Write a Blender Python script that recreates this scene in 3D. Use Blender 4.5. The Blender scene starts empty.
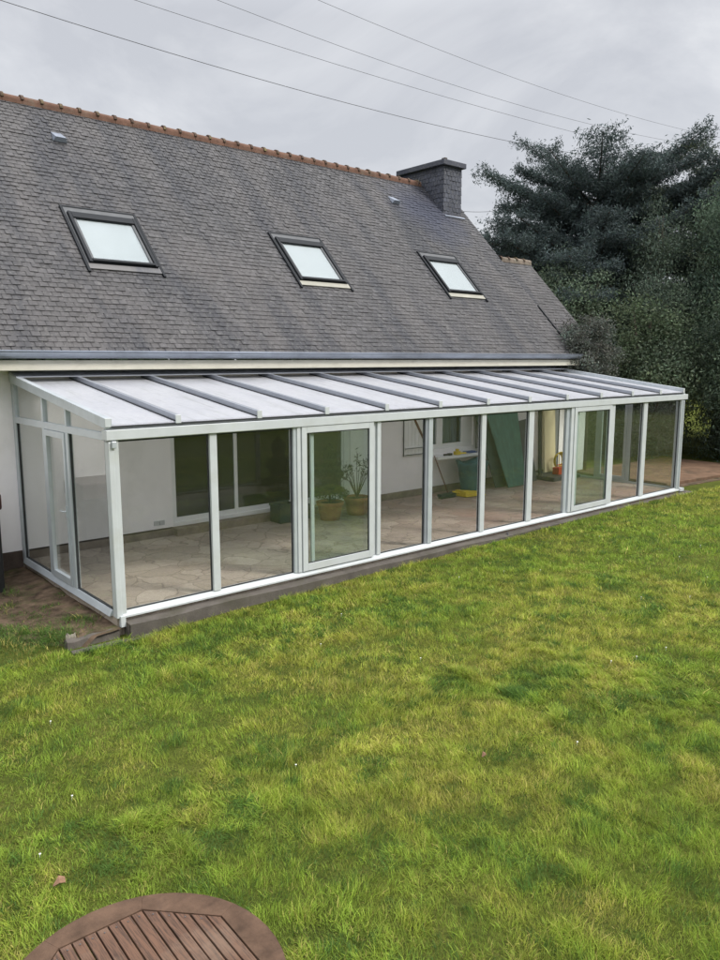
import bpy, math, random
import numpy as np
from mathutils import Vector, Matrix
random.seed(7); rng = np.random.default_rng(11)
R = math.radians
scene = bpy.context.scene
col = scene.collection

# ------------------------------------------------------------------ materials
def new_mat(name):
    m = bpy.data.materials.new(name); m.use_nodes = True
    nt = m.node_tree; nt.nodes.clear()
    out = nt.nodes.new('ShaderNodeOutputMaterial')
    return m, nt, out

def N(nt, t, **kw):
    n = nt.nodes.new(t)
    for k, v in kw.items():
        if k.startswith('i_'):
            n.inputs[k[2:].replace('_', ' ')].default_value = v
        else:
            setattr(n, k, v)
    return n

def ramp(nt, fac, stops):
    r = nt.nodes.new('ShaderNodeValToRGB')
    els = r.color_ramp.elements
    while len(els) < len(stops): els.new(0.5)
    for e, (p, c) in zip(els, stops):
        e.position = p
        e.color = (*c, 1) if len(c) == 3 else c
    nt.links.new(fac, r.inputs[0])
    return r.outputs[0]

def noise(nt, vec, scale, detail=5, rough=0.6, dist=0.0):
    n = nt.nodes.new('ShaderNodeTexNoise')
    n.inputs['Scale'].default_value = scale; n.inputs['Detail'].default_value = detail
    n.inputs['Roughness'].default_value = rough; n.inputs['Distortion'].default_value = dist
    nt.links.new(vec, n.inputs['Vector'])
    return n.outputs['Fac']

def mixc(nt, fac, a, b, mode='MIX'):
    m = nt.nodes.new('ShaderNodeMix'); m.data_type = 'RGBA'; m.blend_type = mode
    for s, v in ((0, fac), (6, a), (7, b)):
        if hasattr(v, 'is_linked') or hasattr(v, 'links'):
            nt.links.new(v, m.inputs[s])
        else:
            m.inputs[s].default_value = v if s == 0 else (*v, 1)
    return m.outputs[2]

def mth(nt, op, a, b=None, clamp=False):
    m = nt.nodes.new('ShaderNodeMath'); m.operation = op; m.use_clamp = clamp
    for i, v in enumerate((a, b)):
        if v is None: continue
        if hasattr(v, 'links'): nt.links.new(v, m.inputs[i])
        else: m.inputs[i].default_value = v
    return m.outputs[0]

def simple(name, c, rough=0.6, var=0.15, scale=8.0, bump=0.0, bscale=60, metal=0.0, dirt=None, dirt_scale=1.5, dirt_amt=0.5, spec=0.5, stretch=(1,1,1)):
    """principled surface whose base colour wanders a little, optional dirt patches and fine bump"""
    m, nt, out = new_mat(name)
    tc = N(nt, 'ShaderNodeTexCoord'); mp = N(nt, 'ShaderNodeMapping')
    mp.inputs['Scale'].default_value = stretch
    nt.links.new(tc.outputs['Object'], mp.inputs['Vector'])
    v = mp.outputs[0]
    f = noise(nt, v, scale)
    lo = tuple(x*(1-var) for x in c); hi = tuple(min(1, x*(1+var)) for x in c)
    cc = ramp(nt, f, [(0.3, lo), (0.7, hi)])
    if dirt:
        d = noise(nt, v, dirt_scale, 8, 0.7)
        df = ramp(nt, d, [(0.5, (0,0,0)), (0.72, (dirt_amt,)*3)])
        cc = mixc(nt, df, cc, dirt)
    b = N(nt, 'ShaderNodeBsdfPrincipled')
    nt.links.new(cc, b.inputs['Base Color'])
    b.inputs['Roughness'].default_value = rough; b.inputs['Metallic'].default_value = metal
    b.inputs['Specular IOR Level'].default_value = spec if rough < 0.85 else 0.15
    if bump:
        bf = noise(nt, v, bscale, 6, 0.65)
        bn = N(nt, 'ShaderNodeBump'); bn.inputs['Strength'].default_value = bump; bn.inputs['Distance'].default_value = 0.01
        nt.links.new(bf, bn.inputs['Height']); nt.links.new(bn.outputs[0], b.inputs['Normal'])
    nt.links.new(b.outputs[0], out.inputs[0])
    return m

def glass_mat(name, tint=(0.86, 0.9, 0.88), rough=0.0, haze=0.0, gi=1.5):
    m, nt, out = new_mat(name)
    geo = N(nt, 'ShaderNodeNewGeometry')
    ior = mth(nt, 'ADD', mth(nt, 'MULTIPLY', geo.outputs['Backfacing'], 1/gi-gi), gi)
    fr = N(nt, 'ShaderNodeFresnel'); nt.links.new(ior, fr.inputs[0])
    tr = N(nt, 'ShaderNodeBsdfTransparent'); tr.inputs[0].default_value = (*tint, 1)
    gl = N(nt, 'ShaderNodeBsdfGlossy'); gl.inputs['Roughness'].default_value = rough
    mx = N(nt, 'ShaderNodeMixShader')
    nt.links.new(fr.outputs[0], mx.inputs[0]); nt.links.new(tr.outputs[0], mx.inputs[1]); nt.links.new(gl.outputs[0], mx.inputs[2])
    res = mx.outputs[0]
    if haze:
        df = N(nt, 'ShaderNodeBsdfDiffuse'); df.inputs[0].default_value = (0.45, 0.47, 0.44, 1)
        tc = N(nt, 'ShaderNodeTexCoord')
        hz = noise(nt, tc.outputs['Object'], 1.6, 5, 0.6)
        hf = mth(nt, 'MULTIPLY', hz, haze*2)
        m2 = N(nt, 'ShaderNodeMixShader')
        nt.links.new(hf, m2.inputs[0]); nt.links.new(res, m2.inputs[1]); nt.links.new(df.outputs[0], m2.inputs[2])
        res = m2.outputs[0]
    nt.links.new(res, out.inputs[0])
    return m

M = {}
M['white_alu'] = simple('white_alu', (0.52, 0.55, 0.56), 0.38, 0.05, 5, 0.05, 40, dirt=(0.42,0.43,0.36), dirt_scale=3, dirt_amt=0.35)
M['grey_alu'] = simple('grey_alu', (0.50, 0.54, 0.57), 0.35, 0.06, 5, 0.05, 40, metal=0.25, dirt=(0.3,0.32,0.3), dirt_scale=3, dirt_amt=0.3)
M['rafter_alu'] = simple('rafter_alu', (0.30, 0.32, 0.36), 0.4, 0.08, 5, 0.0, 40, metal=0.3)
M['gasket_gap_shade'] = simple('gasket_gap_shade', (0.025, 0.027, 0.03), 0.6, 0.1, 10)
M['pvc'] = simple('pvc', (0.78, 0.78, 0.77), 0.4, 0.04, 6, dirt=(0.5,0.5,0.45), dirt_amt=0.25)
M['fascia'] = simple('fascia', (0.55, 0.53, 0.45), 0.6, 0.06, 3, 0.1, 30, dirt=(0.36,0.35,0.28), dirt_scale=2.5, dirt_amt=0.5, stretch=(1,1,3))
M['apron'] = simple('apron', (0.33, 0.32, 0.27), 0.6, 0.15, 6, dirt=(0.2,0.2,0.17), dirt_amt=.5)
M['zinc'] = simple('zinc', (0.26, 0.29, 0.35), 0.45, 0.18, 2.5, 0.1, 20, metal=0.4, dirt=(0.12,0.13,0.15), dirt_amt=0.6, stretch=(0.6,1,1))
M['dark_metal'] = simple('dark_metal', (0.010, 0.012, 0.015), 0.55, 0.15, 8, spec=0.25)
M['grey_seal'] = simple('grey_seal', (0.085, 0.088, 0.092), 0.5, 0.15, 8)
M['blind'] = simple('blind', (0.36, 0.38, 0.39), 0.7, 0.03, 3)
M['outlet'] = simple('outlet', (0.5, 0.5, 0.5), 0.5)
M['render_wall'] = simple('render_wall', (0.88, 0.85, 0.845), 0.9, 0.05, 1.2, 0.35, 90, dirt=(0.5,0.5,0.46), dirt_scale=0.9, dirt_amt=0.35)
M['plinth'] = simple('plinth', (0.24, 0.20, 0.16), 0.9, 0.25, 4, 0.5, 50, dirt=(0.12,0.09,0.07), dirt_amt=0.6)
M['plinth_dark'] = simple('plinth_dark', (0.075, 0.058, 0.048), 0.95, 0.35, 4, 0.6, 50)
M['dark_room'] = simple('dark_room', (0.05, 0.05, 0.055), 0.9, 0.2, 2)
M['glass'] = glass_mat('glass', (0.985, 0.988, 0.98), 0.0, 0.010, 1.52)
M['side_glass'] = glass_mat('side_glass', (0.96, 0.975, 0.96), 0.0, 0.015)
M['door_glass'] = glass_mat('door_glass', (0.93, 0.972, 0.95), 0.0, 0.012, 1.7)
M['window_glass'] = glass_mat('window_glass', (0.72, 0.80, 0.84), 0.0)
M['skylight_glass'] = glass_mat('skylight_glass', (0.95, 0.97, 0.97), 0.02)
M['terracotta'] = simple('terracotta', (0.36, 0.15, 0.075), 0.85, 0.2, 9, 0.3, 60, dirt=(0.22,0.2,0.13), dirt_scale=4, dirt_amt=0.6)
M['soil'] = simple('soil', (0.04, 0.028, 0.018), 1, 0.4, 40, 0.8, 80)
M['dirt'] = simple('dirt', (0.100, 0.070, 0.048), 1, 0.6, 7, 1.0, 26, dirt=(0.045,0.062,0.018), dirt_scale=4, dirt_amt=0.95)
M['concrete'] = simple('concrete', (0.115, 0.102, 0.09), 0.9, 0.25, 3.5, 0.5, 50, dirt=(0.085,0.08,0.055), dirt_scale=2.2, dirt_amt=0.85)
M['slab_brown'] = simple('slab_brown', (0.16, 0.10, 0.065), 0.9, 0.3, 2.5, 0.5, 40, dirt=(0.06,0.05,0.035), dirt_scale=1.5, dirt_amt=0.8)
M['stone'] = simple('stone', (0.23, 0.21, 0.17), 0.9, 0.3, 6, 0.6, 40)
M['bark'] = simple('bark', (0.075, 0.06, 0.048), 0.95, 0.35, 6, 0.8, 30, stretch=(1,1,0.25))
M['green_plastic'] = simple('green_plastic', (0.02, 0.05, 0.035), 0.5, 0.2, 8)
M['teal_bag'] = simple('teal_bag', (0.025, 0.12, 0.135), 0.45, 0.25, 7, 0.5, 18)
M['green_board'] = simple('green_board', (0.055, 0.155, 0.115), 0.55, 0.2, 3, 0.2, 20, stretch=(4,4,0.5))
M['dark_board'] = simple('dark_board', (0.05, 0.055, 0.06), 0.5, 0.3, 2.0, stretch=(1,1,1.5))
M['cream'] = simple('cream', (0.76, 0.68, 0.42), 0.7, 0.07, 2)
M['yellow'] = simple('yellow', (0.65, 0.48, 0.02), 0.5, 0.1, 6)
M['blue'] = simple('blue', (0.02, 0.06, 0.22), 0.5, 0.1, 6)
M['black'] = simple('black', (0.015, 0.015, 0.016), 0.5, 0.2, 6)
M['red'] = simple('red', (0.50, 0.05, 0.02), 0.5, 0.15, 6)
M['maroon'] = simple('maroon', (0.06, 0.018, 0.018), 0.5, 0.2, 6)
M['brown_wood'] = simple('brown_wood', (0.16, 0.07, 0.045), 0.7, 0.2, 10, stretch=(1,1,6))
M['cable'] = simple('cable', (0.06, 0.06, 0.065), 0.6, 0.1, 5)
M['daisy'] = simple('daisy', (0.8, 0.8, 0.76), 0.7, 0.05)
M['dead_leaf'] = simple('dead_leaf', (0.22, 0.12, 0.07), 0.8, 0.3, 30)
M['moss_lime'] = simple('moss_lime', (0.30, 0.24, 0.10), 0.9, 0.3, 20)

# slates: a random tone for every slate, big soft weather patches, lichen
def slate_mat(name, base, dark_patch=True, wet=None):
    m, nt, out = new_mat(name)
    geo = N(nt, 'ShaderNodeNewGeometry'); tc = N(nt, 'ShaderNodeTexCoord')
    rnd = geo.outputs['Random Per Island']
    c1 = ramp(nt, rnd, [(0.0, tuple(x*0.66 for x in base)), (0.35, tuple(x*0.9 for x in base)), (0.8, base), (1.0, tuple(x*1.38 for x in base))])
    big = noise(nt, tc.outputs['Object'], 0.42, 6, 0.62, 0.4)
    c2 = mixc(nt, ramp(nt, big, [(0.40, (0,0,0)), (0.66, (0.55,)*3)]), c1, tuple(x*f for x, f in zip(base, (1.45, 1.38, 1.3))))
    mp = N(nt, 'ShaderNodeMapping'); mp.inputs['Scale'].default_value = (1.1, 0.22, 0.22)
    nt.links.new(tc.outputs['Object'], mp.inputs[0])
    st = noise(nt, mp.outputs[0], 1.3, 6, 0.6)
    c3 = mixc(nt, ramp(nt, st, [(0.46, (0,0,0)), (0.62, (0.75,)*3)]), c2, tuple(x*f for x, f in zip(base, (0.45, 0.5, 0.60))))
    li = noise(nt, tc.outputs['Object'], 22, 4, 0.7)
    c4 = mixc(nt, ramp(nt, li, [(0.52, (0,0,0)), (0.72, (0.6,)*3)]), c3, (0.19, 0.187, 0.175))
    if dark_patch:      # dark bluish patch with a ragged edge on the slates beside the chimney
        vd = N(nt, 'ShaderNodeVectorMath', operation='DISTANCE'); vd.inputs[1].default_value = (7.15, -0.75, 6.95)
        nt.links.new(tc.outputs['Object'], vd.inputs[0])
        sn = noise(nt, tc.outputs['Object'], 1.6, 5, 0.6)
        dd = mth(nt, 'ADD', vd.outputs['Value'], mth(nt, 'MULTIPLY', mth(nt, 'ADD', sn, -0.5), 1.5))
        c4 = mixc(nt, ramp(nt, mth(nt, 'MULTIPLY', dd, 0.6), [(0.30, (0.9,)*3), (0.95, (0,)*3)]), c4, (0.045, 0.050, 0.075))
    b = N(nt, 'ShaderNodeBsdfPrincipled')
    nt.links.new(c4, b.inputs['Base Color'])
    b.inputs['Roughness'].default_value = 0.62; b.inputs['Specular IOR Level'].default_value = 0.35
    fine = noise(nt, tc.outputs['Object'], 70, 5, 0.7)
    bn = N(nt, 'ShaderNodeBump'); bn.inputs['Strength'].default_value = 0.35; bn.inputs['Distance'].default_value = 0.006
    nt.links.new(fine, bn.inputs['Height']); nt.links.new(bn.outputs[0], b.inputs['Normal'])
    nt.links.new(b.outputs[0], out.inputs[0])
    return m
M['slate'] = slate_mat('slate', (0.068, 0.0655, 0.068))
M['slate_light'] = slate_mat('slate_light', (0.17, 0.165, 0.165), False)
M['slate_blue'] = slate_mat('slate_blue', (0.060, 0.066, 0.088), False)

# translucent ribbed roofing sheet
def sheet_mat():
    m, nt, out = new_mat('roof_sheet')
    tc = N(nt, 'ShaderNodeTexCoord')
    f = noise(nt, tc.outputs['Object'], 14, 6, 0.75)
    g = noise(nt, tc.outputs['Object'], 1.4, 5, 0.6)
    c = ramp(nt, f, [(0.3, (0.80, 0.81, 0.86)), (0.7, (0.92, 0.93, 0.96))])
    c = mixc(nt, ramp(nt, g, [(0.48, (0,0,0)), (0.72, (0.4,)*3)]), c, (0.72, 0.73, 0.80))
    mp = N(nt, 'ShaderNodeMapping'); mp.inputs['Scale'].default_value = (1, 0.12, 0.12); nt.links.new(tc.outputs['Object'], mp.inputs[0])
    rn = noise(nt, mp.outputs[0], 9, 6, 0.7)
    c = mixc(nt, ramp(nt, rn, [(0.52, (0,0,0)), (0.75, (0.45,)*3)]), c, (0.50, 0.52, 0.50))
    wv = N(nt, 'ShaderNodeTexWave'); wv.inputs['Scale'].default_value = 9.0; nt.links.new(tc.outputs['Object'], wv.inputs['Vector'])
    c = mixc(nt, mth(nt, 'MULTIPLY', wv.outputs['Fac'], 0.10), c, (0.55, 0.57, 0.62))
    d = N(nt, 'ShaderNodeBsdfDiffuse'); nt.links.new(c, d.inputs[0])
    t = N(nt, 'ShaderNodeBsdfTranslucent'); nt.links.new(c, t.inputs[0])
    mx = N(nt, 'ShaderNodeMixShader'); mx.inputs[0].default_value = 0.64
    nt.links.new(d.outputs[0], mx.inputs[1]); nt.links.new(t.outputs[0], mx.inputs[2])
    gl = N(nt, 'ShaderNodeBsdfGlossy'); gl.inputs['Roughness'].default_value = 0.25
    fr = N(nt, 'ShaderNodeLayerWeight'); fr.inputs[0].default_value = 0.25
    m2 = N(nt, 'ShaderNodeMixShader')
    nt.links.new(mth(nt, 'MULTIPLY', fr.outputs['Fresnel'], 0.6), m2.inputs[0])
    nt.links.new(mx.outputs[0], m2.inputs[1]); nt.links.new(gl.outputs[0], m2.inputs[2])
    nt.links.new(m2.outputs[0], out.inputs[0])
    return m
M['roof_sheet'] = sheet_mat()

# crazy paving of the veranda floor
def paving_mat():
    m, nt, out = new_mat('crazy_paving')
    tc = N(nt, 'ShaderNodeTexCoord'); v = tc.outputs['Object']
    w = N(nt, 'ShaderNodeTexNoise'); w.inputs['Scale'].default_value = 2.2
    nt.links.new(v, w.inputs['Vector'])
    wv = N(nt, 'ShaderNodeMix', data_type='RGBA', blend_type='LINEAR_LIGHT'); wv.inputs[0].default_value = 0.16
    nt.links.new(v, wv.inputs[6]); nt.links.new(w.outputs['Color'], wv.inputs[7])
    ve = N(nt, 'ShaderNodeTexVoronoi', feature='DISTANCE_TO_EDGE'); ve.inputs['Scale'].default_value = 2.5
    vc = N(nt, 'ShaderNodeTexVoronoi', feature='F1'); vc.inputs['Scale'].default_value = 2.5
    nt.links.new(wv.outputs[2], ve.inputs['Vector']); nt.links.new(wv.outputs[2], vc.inputs['Vector'])
    sep = N(nt, 'ShaderNodeSeparateXYZ'); nt.links.new(vc.outputs['Color'], sep.inputs[0])
    beige = ramp(nt, sep.outputs[0], [(0.0, (0.36, 0.305, 0.25)), (0.5, (0.41, 0.35, 0.285)), (1.0, (0.47, 0.405, 0.335))])
    red = ramp(nt, sep.outputs[0], [(0.0, (0.30, 0.18, 0.145)), (0.5, (0.36, 0.24, 0.195)), (1.0, (0.43, 0.33, 0.275))])
    sx = N(nt, 'ShaderNodeSeparateXYZ'); nt.links.new(v, sx.inputs[0])
    xf = mth(nt, 'MULTIPLY', mth(nt, 'ADD', sx.outputs[0], -4.5), 0.33, True)
    pn = noise(nt, v, 0.7, 4, 0.6)
    xf = mth(nt, 'MULTIPLY', xf, ramp(nt, pn, [(0.35, (0.35,)*3), (0.65, (1,)*3)]))
    c = mixc(nt, xf, beige, red)
    stn = noise(nt, v, 1.1, 8, 0.7)
    c = mixc(nt, ramp(nt, stn, [(0.48, (0,0,0)), (0.72, (0.7,)*3)]), c, (0.20, 0.15, 0.12))
    grit = noise(nt, v, 30, 5, 0.7)
    c = mixc(nt, ramp(nt, grit, [(0.4, (0.25,)*3), (0.65, (0,)*3)]), c, (0.14, 0.11, 0.09))
    jf = ramp(nt, ve.outputs['Distance'], [(0.0, (0.7,)*3), (0.012, (0.45,)*3), (0.03, (0,)*3)])
    c = mixc(nt, jf, c, (0.16, 0.125, 0.10))
    b = N(nt, 'ShaderNodeBsdfPrincipled'); b.inputs['Roughness'].default_value = 0.75
    nt.links.new(c, b.inputs['Base Color'])
    bn = N(nt, 'ShaderNodeBump'); bn.inputs['Strength'].default_value = 0.5; bn.inputs['Distance'].default_value = 0.01
    nt.links.new(ve.outputs['Distance'], bn.inputs['Height']); nt.links.new(bn.outputs[0], b.inputs['Normal'])
    nt.links.new(b.outputs[0], out.inputs[0])
    return m
M['paving'] = paving_mat()

# attribute coloured plants
def attr_mat(name, rough=0.7, trans=0.25, spec=0.2):
    m, nt, out = new_mat(name)
    a = N(nt, 'ShaderNodeAttribute', attribute_name='tint')
    d = N(nt, 'ShaderNodeBsdfPrincipled'); d.inputs['Roughness'].default_value = rough
    d.inputs['Specular IOR Level'].default_value = spec
    nt.links.new(a.outputs['Color'], d.inputs['Base Color'])
    t = N(nt, 'ShaderNodeBsdfTranslucent'); nt.links.new(a.outputs['Color'], t.inputs[0])
    mx = N(nt, 'ShaderNodeMixShader'); mx.inputs[0].default_value = trans
    nt.links.new(d.outputs[0], mx.inputs[1]); nt.links.new(t.outputs[0], mx.inputs[2])
    nt.links.new(mx.outputs[0], out.inputs[0])
    return m
M['grass'] = attr_mat('grass', 0.6, 0.3, 0.25)
M['leaf'] = attr_mat('leaf', 0.7, 0.22, 0.15)
M['tilerow'] = simple('tilerow', (0.15, 0.085, 0.062), 0.85, 0.3, 5, 0.3, 40, dirt=(0.16,0.13,0.10), dirt_scale=3.5, dirt_amt=0.8)
M['tilejoint'] = simple('tilejoint', (0.10, 0.07, 0.055), 0.9, 0.3, 8, dirt=(0.3,0.28,0.1), dirt_scale=4, dirt_amt=0.6)

def ground_mat():
    m, nt, out = new_mat('turf')
    tc = N(nt, 'ShaderNodeTexCoord'); v = tc.outputs['Object']
    a = noise(nt, v, 1.2, 7, 0.65); b_ = noise(nt, v, 40, 5, 0.75); c_ = noise(nt, v, 0.35, 4, 0.6)
    c = ramp(nt, a, [(0.35, (0.080, 0.105, 0.020)), (0.55, (0.115, 0.135, 0.026)), (0.7, (0.15, 0.15, 0.04))])
    c = mixc(nt, ramp(nt, b_, [(0.35, (0.8,)*3), (0.62, (0,)*3)]), c, (0.035, 0.04, 0.012))
    b = N(nt, 'ShaderNodeBsdfPrincipled'); b.inputs['Roughness'].default_value = 1; b.inputs['Specular IOR Level'].default_value = 0.05
    nt.links.new(c, b.inputs['Base Color'])
    bn = N(nt, 'ShaderNodeBump'); bn.inputs['Strength'].default_value = 0.8; bn.inputs['Distance'].default_value = 0.03
    nt.links.new(b_, bn.inputs['Height']); nt.links.new(bn.outputs[0], b.inputs['Normal'])
    nt.links.new(b.outputs[0], out.inputs[0])
    return m
M['turf'] = ground_mat()

def wood_mat():
    m, nt, out = new_mat('weathered_teak')
    tc = N(nt, 'ShaderNodeTexCoord'); geo = N(nt, 'ShaderNodeNewGeometry')
    mp = N(nt, 'ShaderNodeMapping'); mp.inputs['Scale'].default_value = (30, 1.6, 14)
    nt.links.new(tc.outputs['Object'], mp.inputs[0])
    f = noise(nt, mp.outputs[0], 4, 7, 0.7, 0.6)
    base = ramp(nt, geo.outputs['Random Per Island'], [(0, (0.10, 0.056, 0.038)), (0.5, (0.18, 0.10, 0.064)), (1, (0.30, 0.18, 0.11))])
    c = mixc(nt, ramp(nt, f, [(0.40, (0.85,)*3), (0.56, (0,)*3)]), base, (0.055, 0.036, 0.028))
    g = noise(nt, tc.outputs['Object'], 3.5, 6, 0.65)
    c = mixc(nt, ramp(nt, g, [(0.5, (0,)*3), (0.75, (0.4,)*3)]), c, (0.26, 0.20, 0.15))
    b = N(nt, 'ShaderNodeBsdfPrincipled'); b.inputs['Roughness'].default_value = 0.7; b.inputs['Specular IOR Level'].default_value = 0.2
    nt.links.new(c, b.inputs['Base Color'])
    bn = N(nt, 'ShaderNodeBump'); bn.inputs['Strength'].default_value = 0.4; bn.inputs['Distance'].default_value = 0.002
    nt.links.new(f, bn.inputs['Height']); nt.links.new(bn.outputs[0], b.inputs['Normal'])
    nt.links.new(b.outputs[0], out.inputs[0])
    return m
M['teak'] = wood_mat()
M['teak_rim'] = simple('teak_rim', (0.105, 0.064, 0.042), 0.75, 0.4, 9, 0.5, 60, spec=0.18, dirt=(0.055,0.04,0.032), dirt_scale=3, dirt_amt=0.6, stretch=(1,1,1))

# ------------------------------------------------------------------ object helpers
def tag(o, label=None, cat=None, group=None, kind=None):
    if label: o['label'] = label
    if cat: o['category'] = cat
    if group: o['group'] = group
    if kind: o['kind'] = kind
    return o

def wloc(o):
    v = Vector((0, 0, 0))
    while o is not None:
        v += o.location; o = o.parent
    return v

def empty(name, loc, label, cat, group=None):
    o = bpy.data.objects.new(name, None); col.objects.link(o)
    o.location = loc; o.empty_display_size = 0.2
    return tag(o, label, cat, group)

class MB:
    def __init__(s): s.v = []; s.f = []; s.sm = []; s.mi = []; s.cur = 0
    def add(s, vs, fs, smooth=False):
        b = len(s.v); s.v += [tuple(x) for x in vs]; s.f += [tuple(b+i for i in f) for f in fs]; s.sm += [smooth]*len(fs); s.mi += [s.cur]*len(fs); return s
    def box(s, x0, x1, y0, y1, z0, z1):
        return s.hexa([(x0,y0,z0),(x1,y0,z0),(x1,y1,z0),(x0,y1,z0),(x0,y0,z1),(x1,y0,z1),(x1,y1,z1),(x0,y1,z1)])
    def hexa(s, p):
        return s.add(p, [(0,3,2,1),(4,5,6,7),(0,1,5,4),(1,2,6,5),(2,3,7,6),(3,0,4,7)])
    def bar(s, a, b, w, h, up=(0,0,1)):
        a = Vector(a); b = Vector(b); d = (b-a).normalized(); up = Vector(up)
        sx = d.cross(up).normalized(); u = sx.cross(d).normalized()
        p = []
        for q in (a, b):
            for i, j in ((-1,-1),(1,-1),(1,1),(-1,1)): p.append(q + sx*i*w/2 + u*j*h/2)
        return s.add(p, [(0,1,2,3),(7,6,5,4),(0,4,5,1),(1,5,6,2),(2,6,7,3),(3,7,4,0)])
    def tube(s, pts, r, n=8, cap=True):
        pts = [Vector(p) for p in pts]; rs = r if hasattr(r, '__len__') else [r]*len(pts)
        vs = []; fs = []
        for i, p in enumerate(pts):
            d = (pts[min(i+1, len(pts)-1)] - pts[max(i-1, 0)]).normalized()
            ref = Vector((0,0,1)) if abs(d.z) < 0.9 else Vector((1,0,0))
            a = d.cross(ref).normalized(); b = d.cross(a)
            for k in range(n):
                t = 2*math.pi*k/n; vs.append(p + (a*math.cos(t)+b*math.sin(t))*rs[i])
        for i in range(len(pts)-1):
            for k in range(n):
                fs.append((i*n+k, i*n+(k+1)%n, (i+1)*n+(k+1)%n, (i+1)*n+k))
        if cap: fs.append(tuple(range(n))[::-1]); fs.append(tuple((len(pts)-1)*n+k for k in range(n)))
        return s.add(vs, fs, True)
    def lathe(s, c, prof, n=28):
        vs = []; fs = []
        for (r, z) in prof:
            for k in range(n):
                t = 2*math.pi*k/n; vs.append((c[0]+r*math.cos(t), c[1]+r*math.sin(t), c[2]+z))
        for i in range(len(prof)-1):
            for k in range(n): fs.append((i*n+k, i*n+(k+1)%n, (i+1)*n+(k+1)%n, (i+1)*n+k))
        return s.add(vs, fs, True)
    def prism(s, poly, z0, z1):
        n = len(poly)
        vs = [(x,y,z0) for x,y in poly]+[(x,y,z1) for x,y in poly]
        fs = [tuple(range(n))[::-1], tuple(range(n, 2*n))]+[(i,(i+1)%n,n+(i+1)%n,n+i) for i in range(n)]
        return s.add(vs, fs)
    def extr_x(s, prof, x0, x1):
        """profile in (y,z), extruded along x"""
        n = len(prof)
        vs = [(x0,y,z) for y,z in prof]+[(x1,y,z) for y,z in prof]
        fs = [tuple(range(n)), tuple(range(n, 2*n))[::-1]]+[(i,n+i,n+(i+1)%n,(i+1)%n) for i in range(n)]
        return s.add(vs, fs)
    def build(s, name, mat, parent=None, bevel=0.0, loc=None):
        me = bpy.data.meshes.new(name)
        off = wloc(parent) if parent else (Vector(loc) if loc else Vector((0,0,0)))
        me.from_pydata([tuple(Vector(v)-off) for v in s.v], [], s.f)
        me.polygons.foreach_set('use_smooth', s.sm)
        mats = mat if isinstance(mat, list) else [mat]
        for m in mats: me.materials.append(M[m] if isinstance(m, str) else m)
        me.polygons.foreach_set('material_index', s.mi)
        me.update()
        import bmesh
        bm = bmesh.new(); bm.from_mesh(me); bmesh.ops.recalc_face_normals(bm, faces=bm.faces)
        bm.to_mesh(me); bm.free()
        o = bpy.data.objects.new(name, me); col.objects.link(o)
        if parent: o.parent = parent
        elif loc: o.location = loc
        if bevel:
            b = o.modifiers.new('bevel', 'BEVEL'); b.width = bevel; b.segments = 2; b.limit_method = 'ANGLE'; b.angle_limit = R(40)
        return o

def np_mesh(name, verts, faces4, mat, tint=None, parent=None, smooth=False, tri=False):
    """fast mesh: verts (n,3), faces (m,k) all with k corners; tint per vertex"""
    me = bpy.data.meshes.new(name)
    k = faces4.shape[1]; nf = len(faces4)
    me.vertices.add(len(verts)); me.vertices.foreach_set('co', verts.astype(np.float32).ravel())
    me.loops.add(nf*k); me.loops.foreach_set('vertex_index', faces4.astype(np.int32).ravel())
    me.polygons.add(nf); me.polygons.foreach_set('loop_start', np.arange(0, nf*k, k, dtype=np.int32))
    me.polygons.foreach_set('loop_total', np.full(nf, k, dtype=np.int32))
    me.update(calc_edges=True)
    if tint is not None:
        at = me.attributes.new('tint', 'FLOAT_COLOR', 'POINT')
        c = np.ones((len(verts), 4), np.float32); c[:, :3] = tint
        at.data.foreach_set('color', c.ravel())
    me.materials.append(M[mat])
    o = bpy.data.objects.new(name, me); col.objects.link(o)
    if parent:
        o.parent = parent
    return o

def vnoise(x, y, scale, seed=0):
    """smooth value noise 0..1"""
    x = np.asarray(x)/scale + 137.3*seed + 1000; y = np.asarray(y)/scale + 71.7*seed + 1000
    xi = np.floor(x).astype(np.int64); yi = np.floor(y).astype(np.int64)
    fx = x-xi; fy = y-yi; fx = fx*fx*(3-2*fx); fy = fy*fy*(3-2*fy)
    def h(a, b):
        n = (a*374761393 + b*668265263 + seed*974711) & 0x7fffffff
        n = ((n ^ (n >> 13))*1274126177) & 0x7fffffff
        return ((n ^ (n >> 16)) & 0xffff)/65535.0
    return (h(xi,yi)*(1-fx)+h(xi+1,yi)*fx)*(1-fy)+(h(xi,yi+1)*(1-fx)+h(xi+1,yi+1)*fx)*fy
def fbm(x, y, scale, seed=0, oct=3):
    t = 0; a = 1; s = 0
    for i in range(oct):
        t = t+a*vnoise(x, y, scale/2**i, seed+i*5); s += a; a *= 0.55
    return t/s

def gz(x, y):
    """height of the lawn"""
    x = np.asarray(x, float); y = np.asarray(y, float)
    base = -0.210 + 0.0165*np.clip(x, 0, 9.5) + 0.0*y
    near = np.clip((-y-0.3)/1.5, 0, 1)
    return base + near*(fbm(x, y, 1.6, 3)-0.5)*0.07

# ------------------------------------------------------------------ camera
CAM = Vector((-3.356, -8.163, 2.944))
cd = bpy.data.cameras.new('camera'); cam = bpy.data.objects.new('camera', cd); col.objects.link(cam)
cam.location = CAM; cam.rotation_euler = (R(90-9.068), 0, R(-40.724))
cd.sensor_fit = 'VERTICAL'; cd.sensor_height = 36; cd.lens = 28.451; cd.clip_end = 2000; cd.clip_start = 0.05
scene.camera = cam

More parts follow.
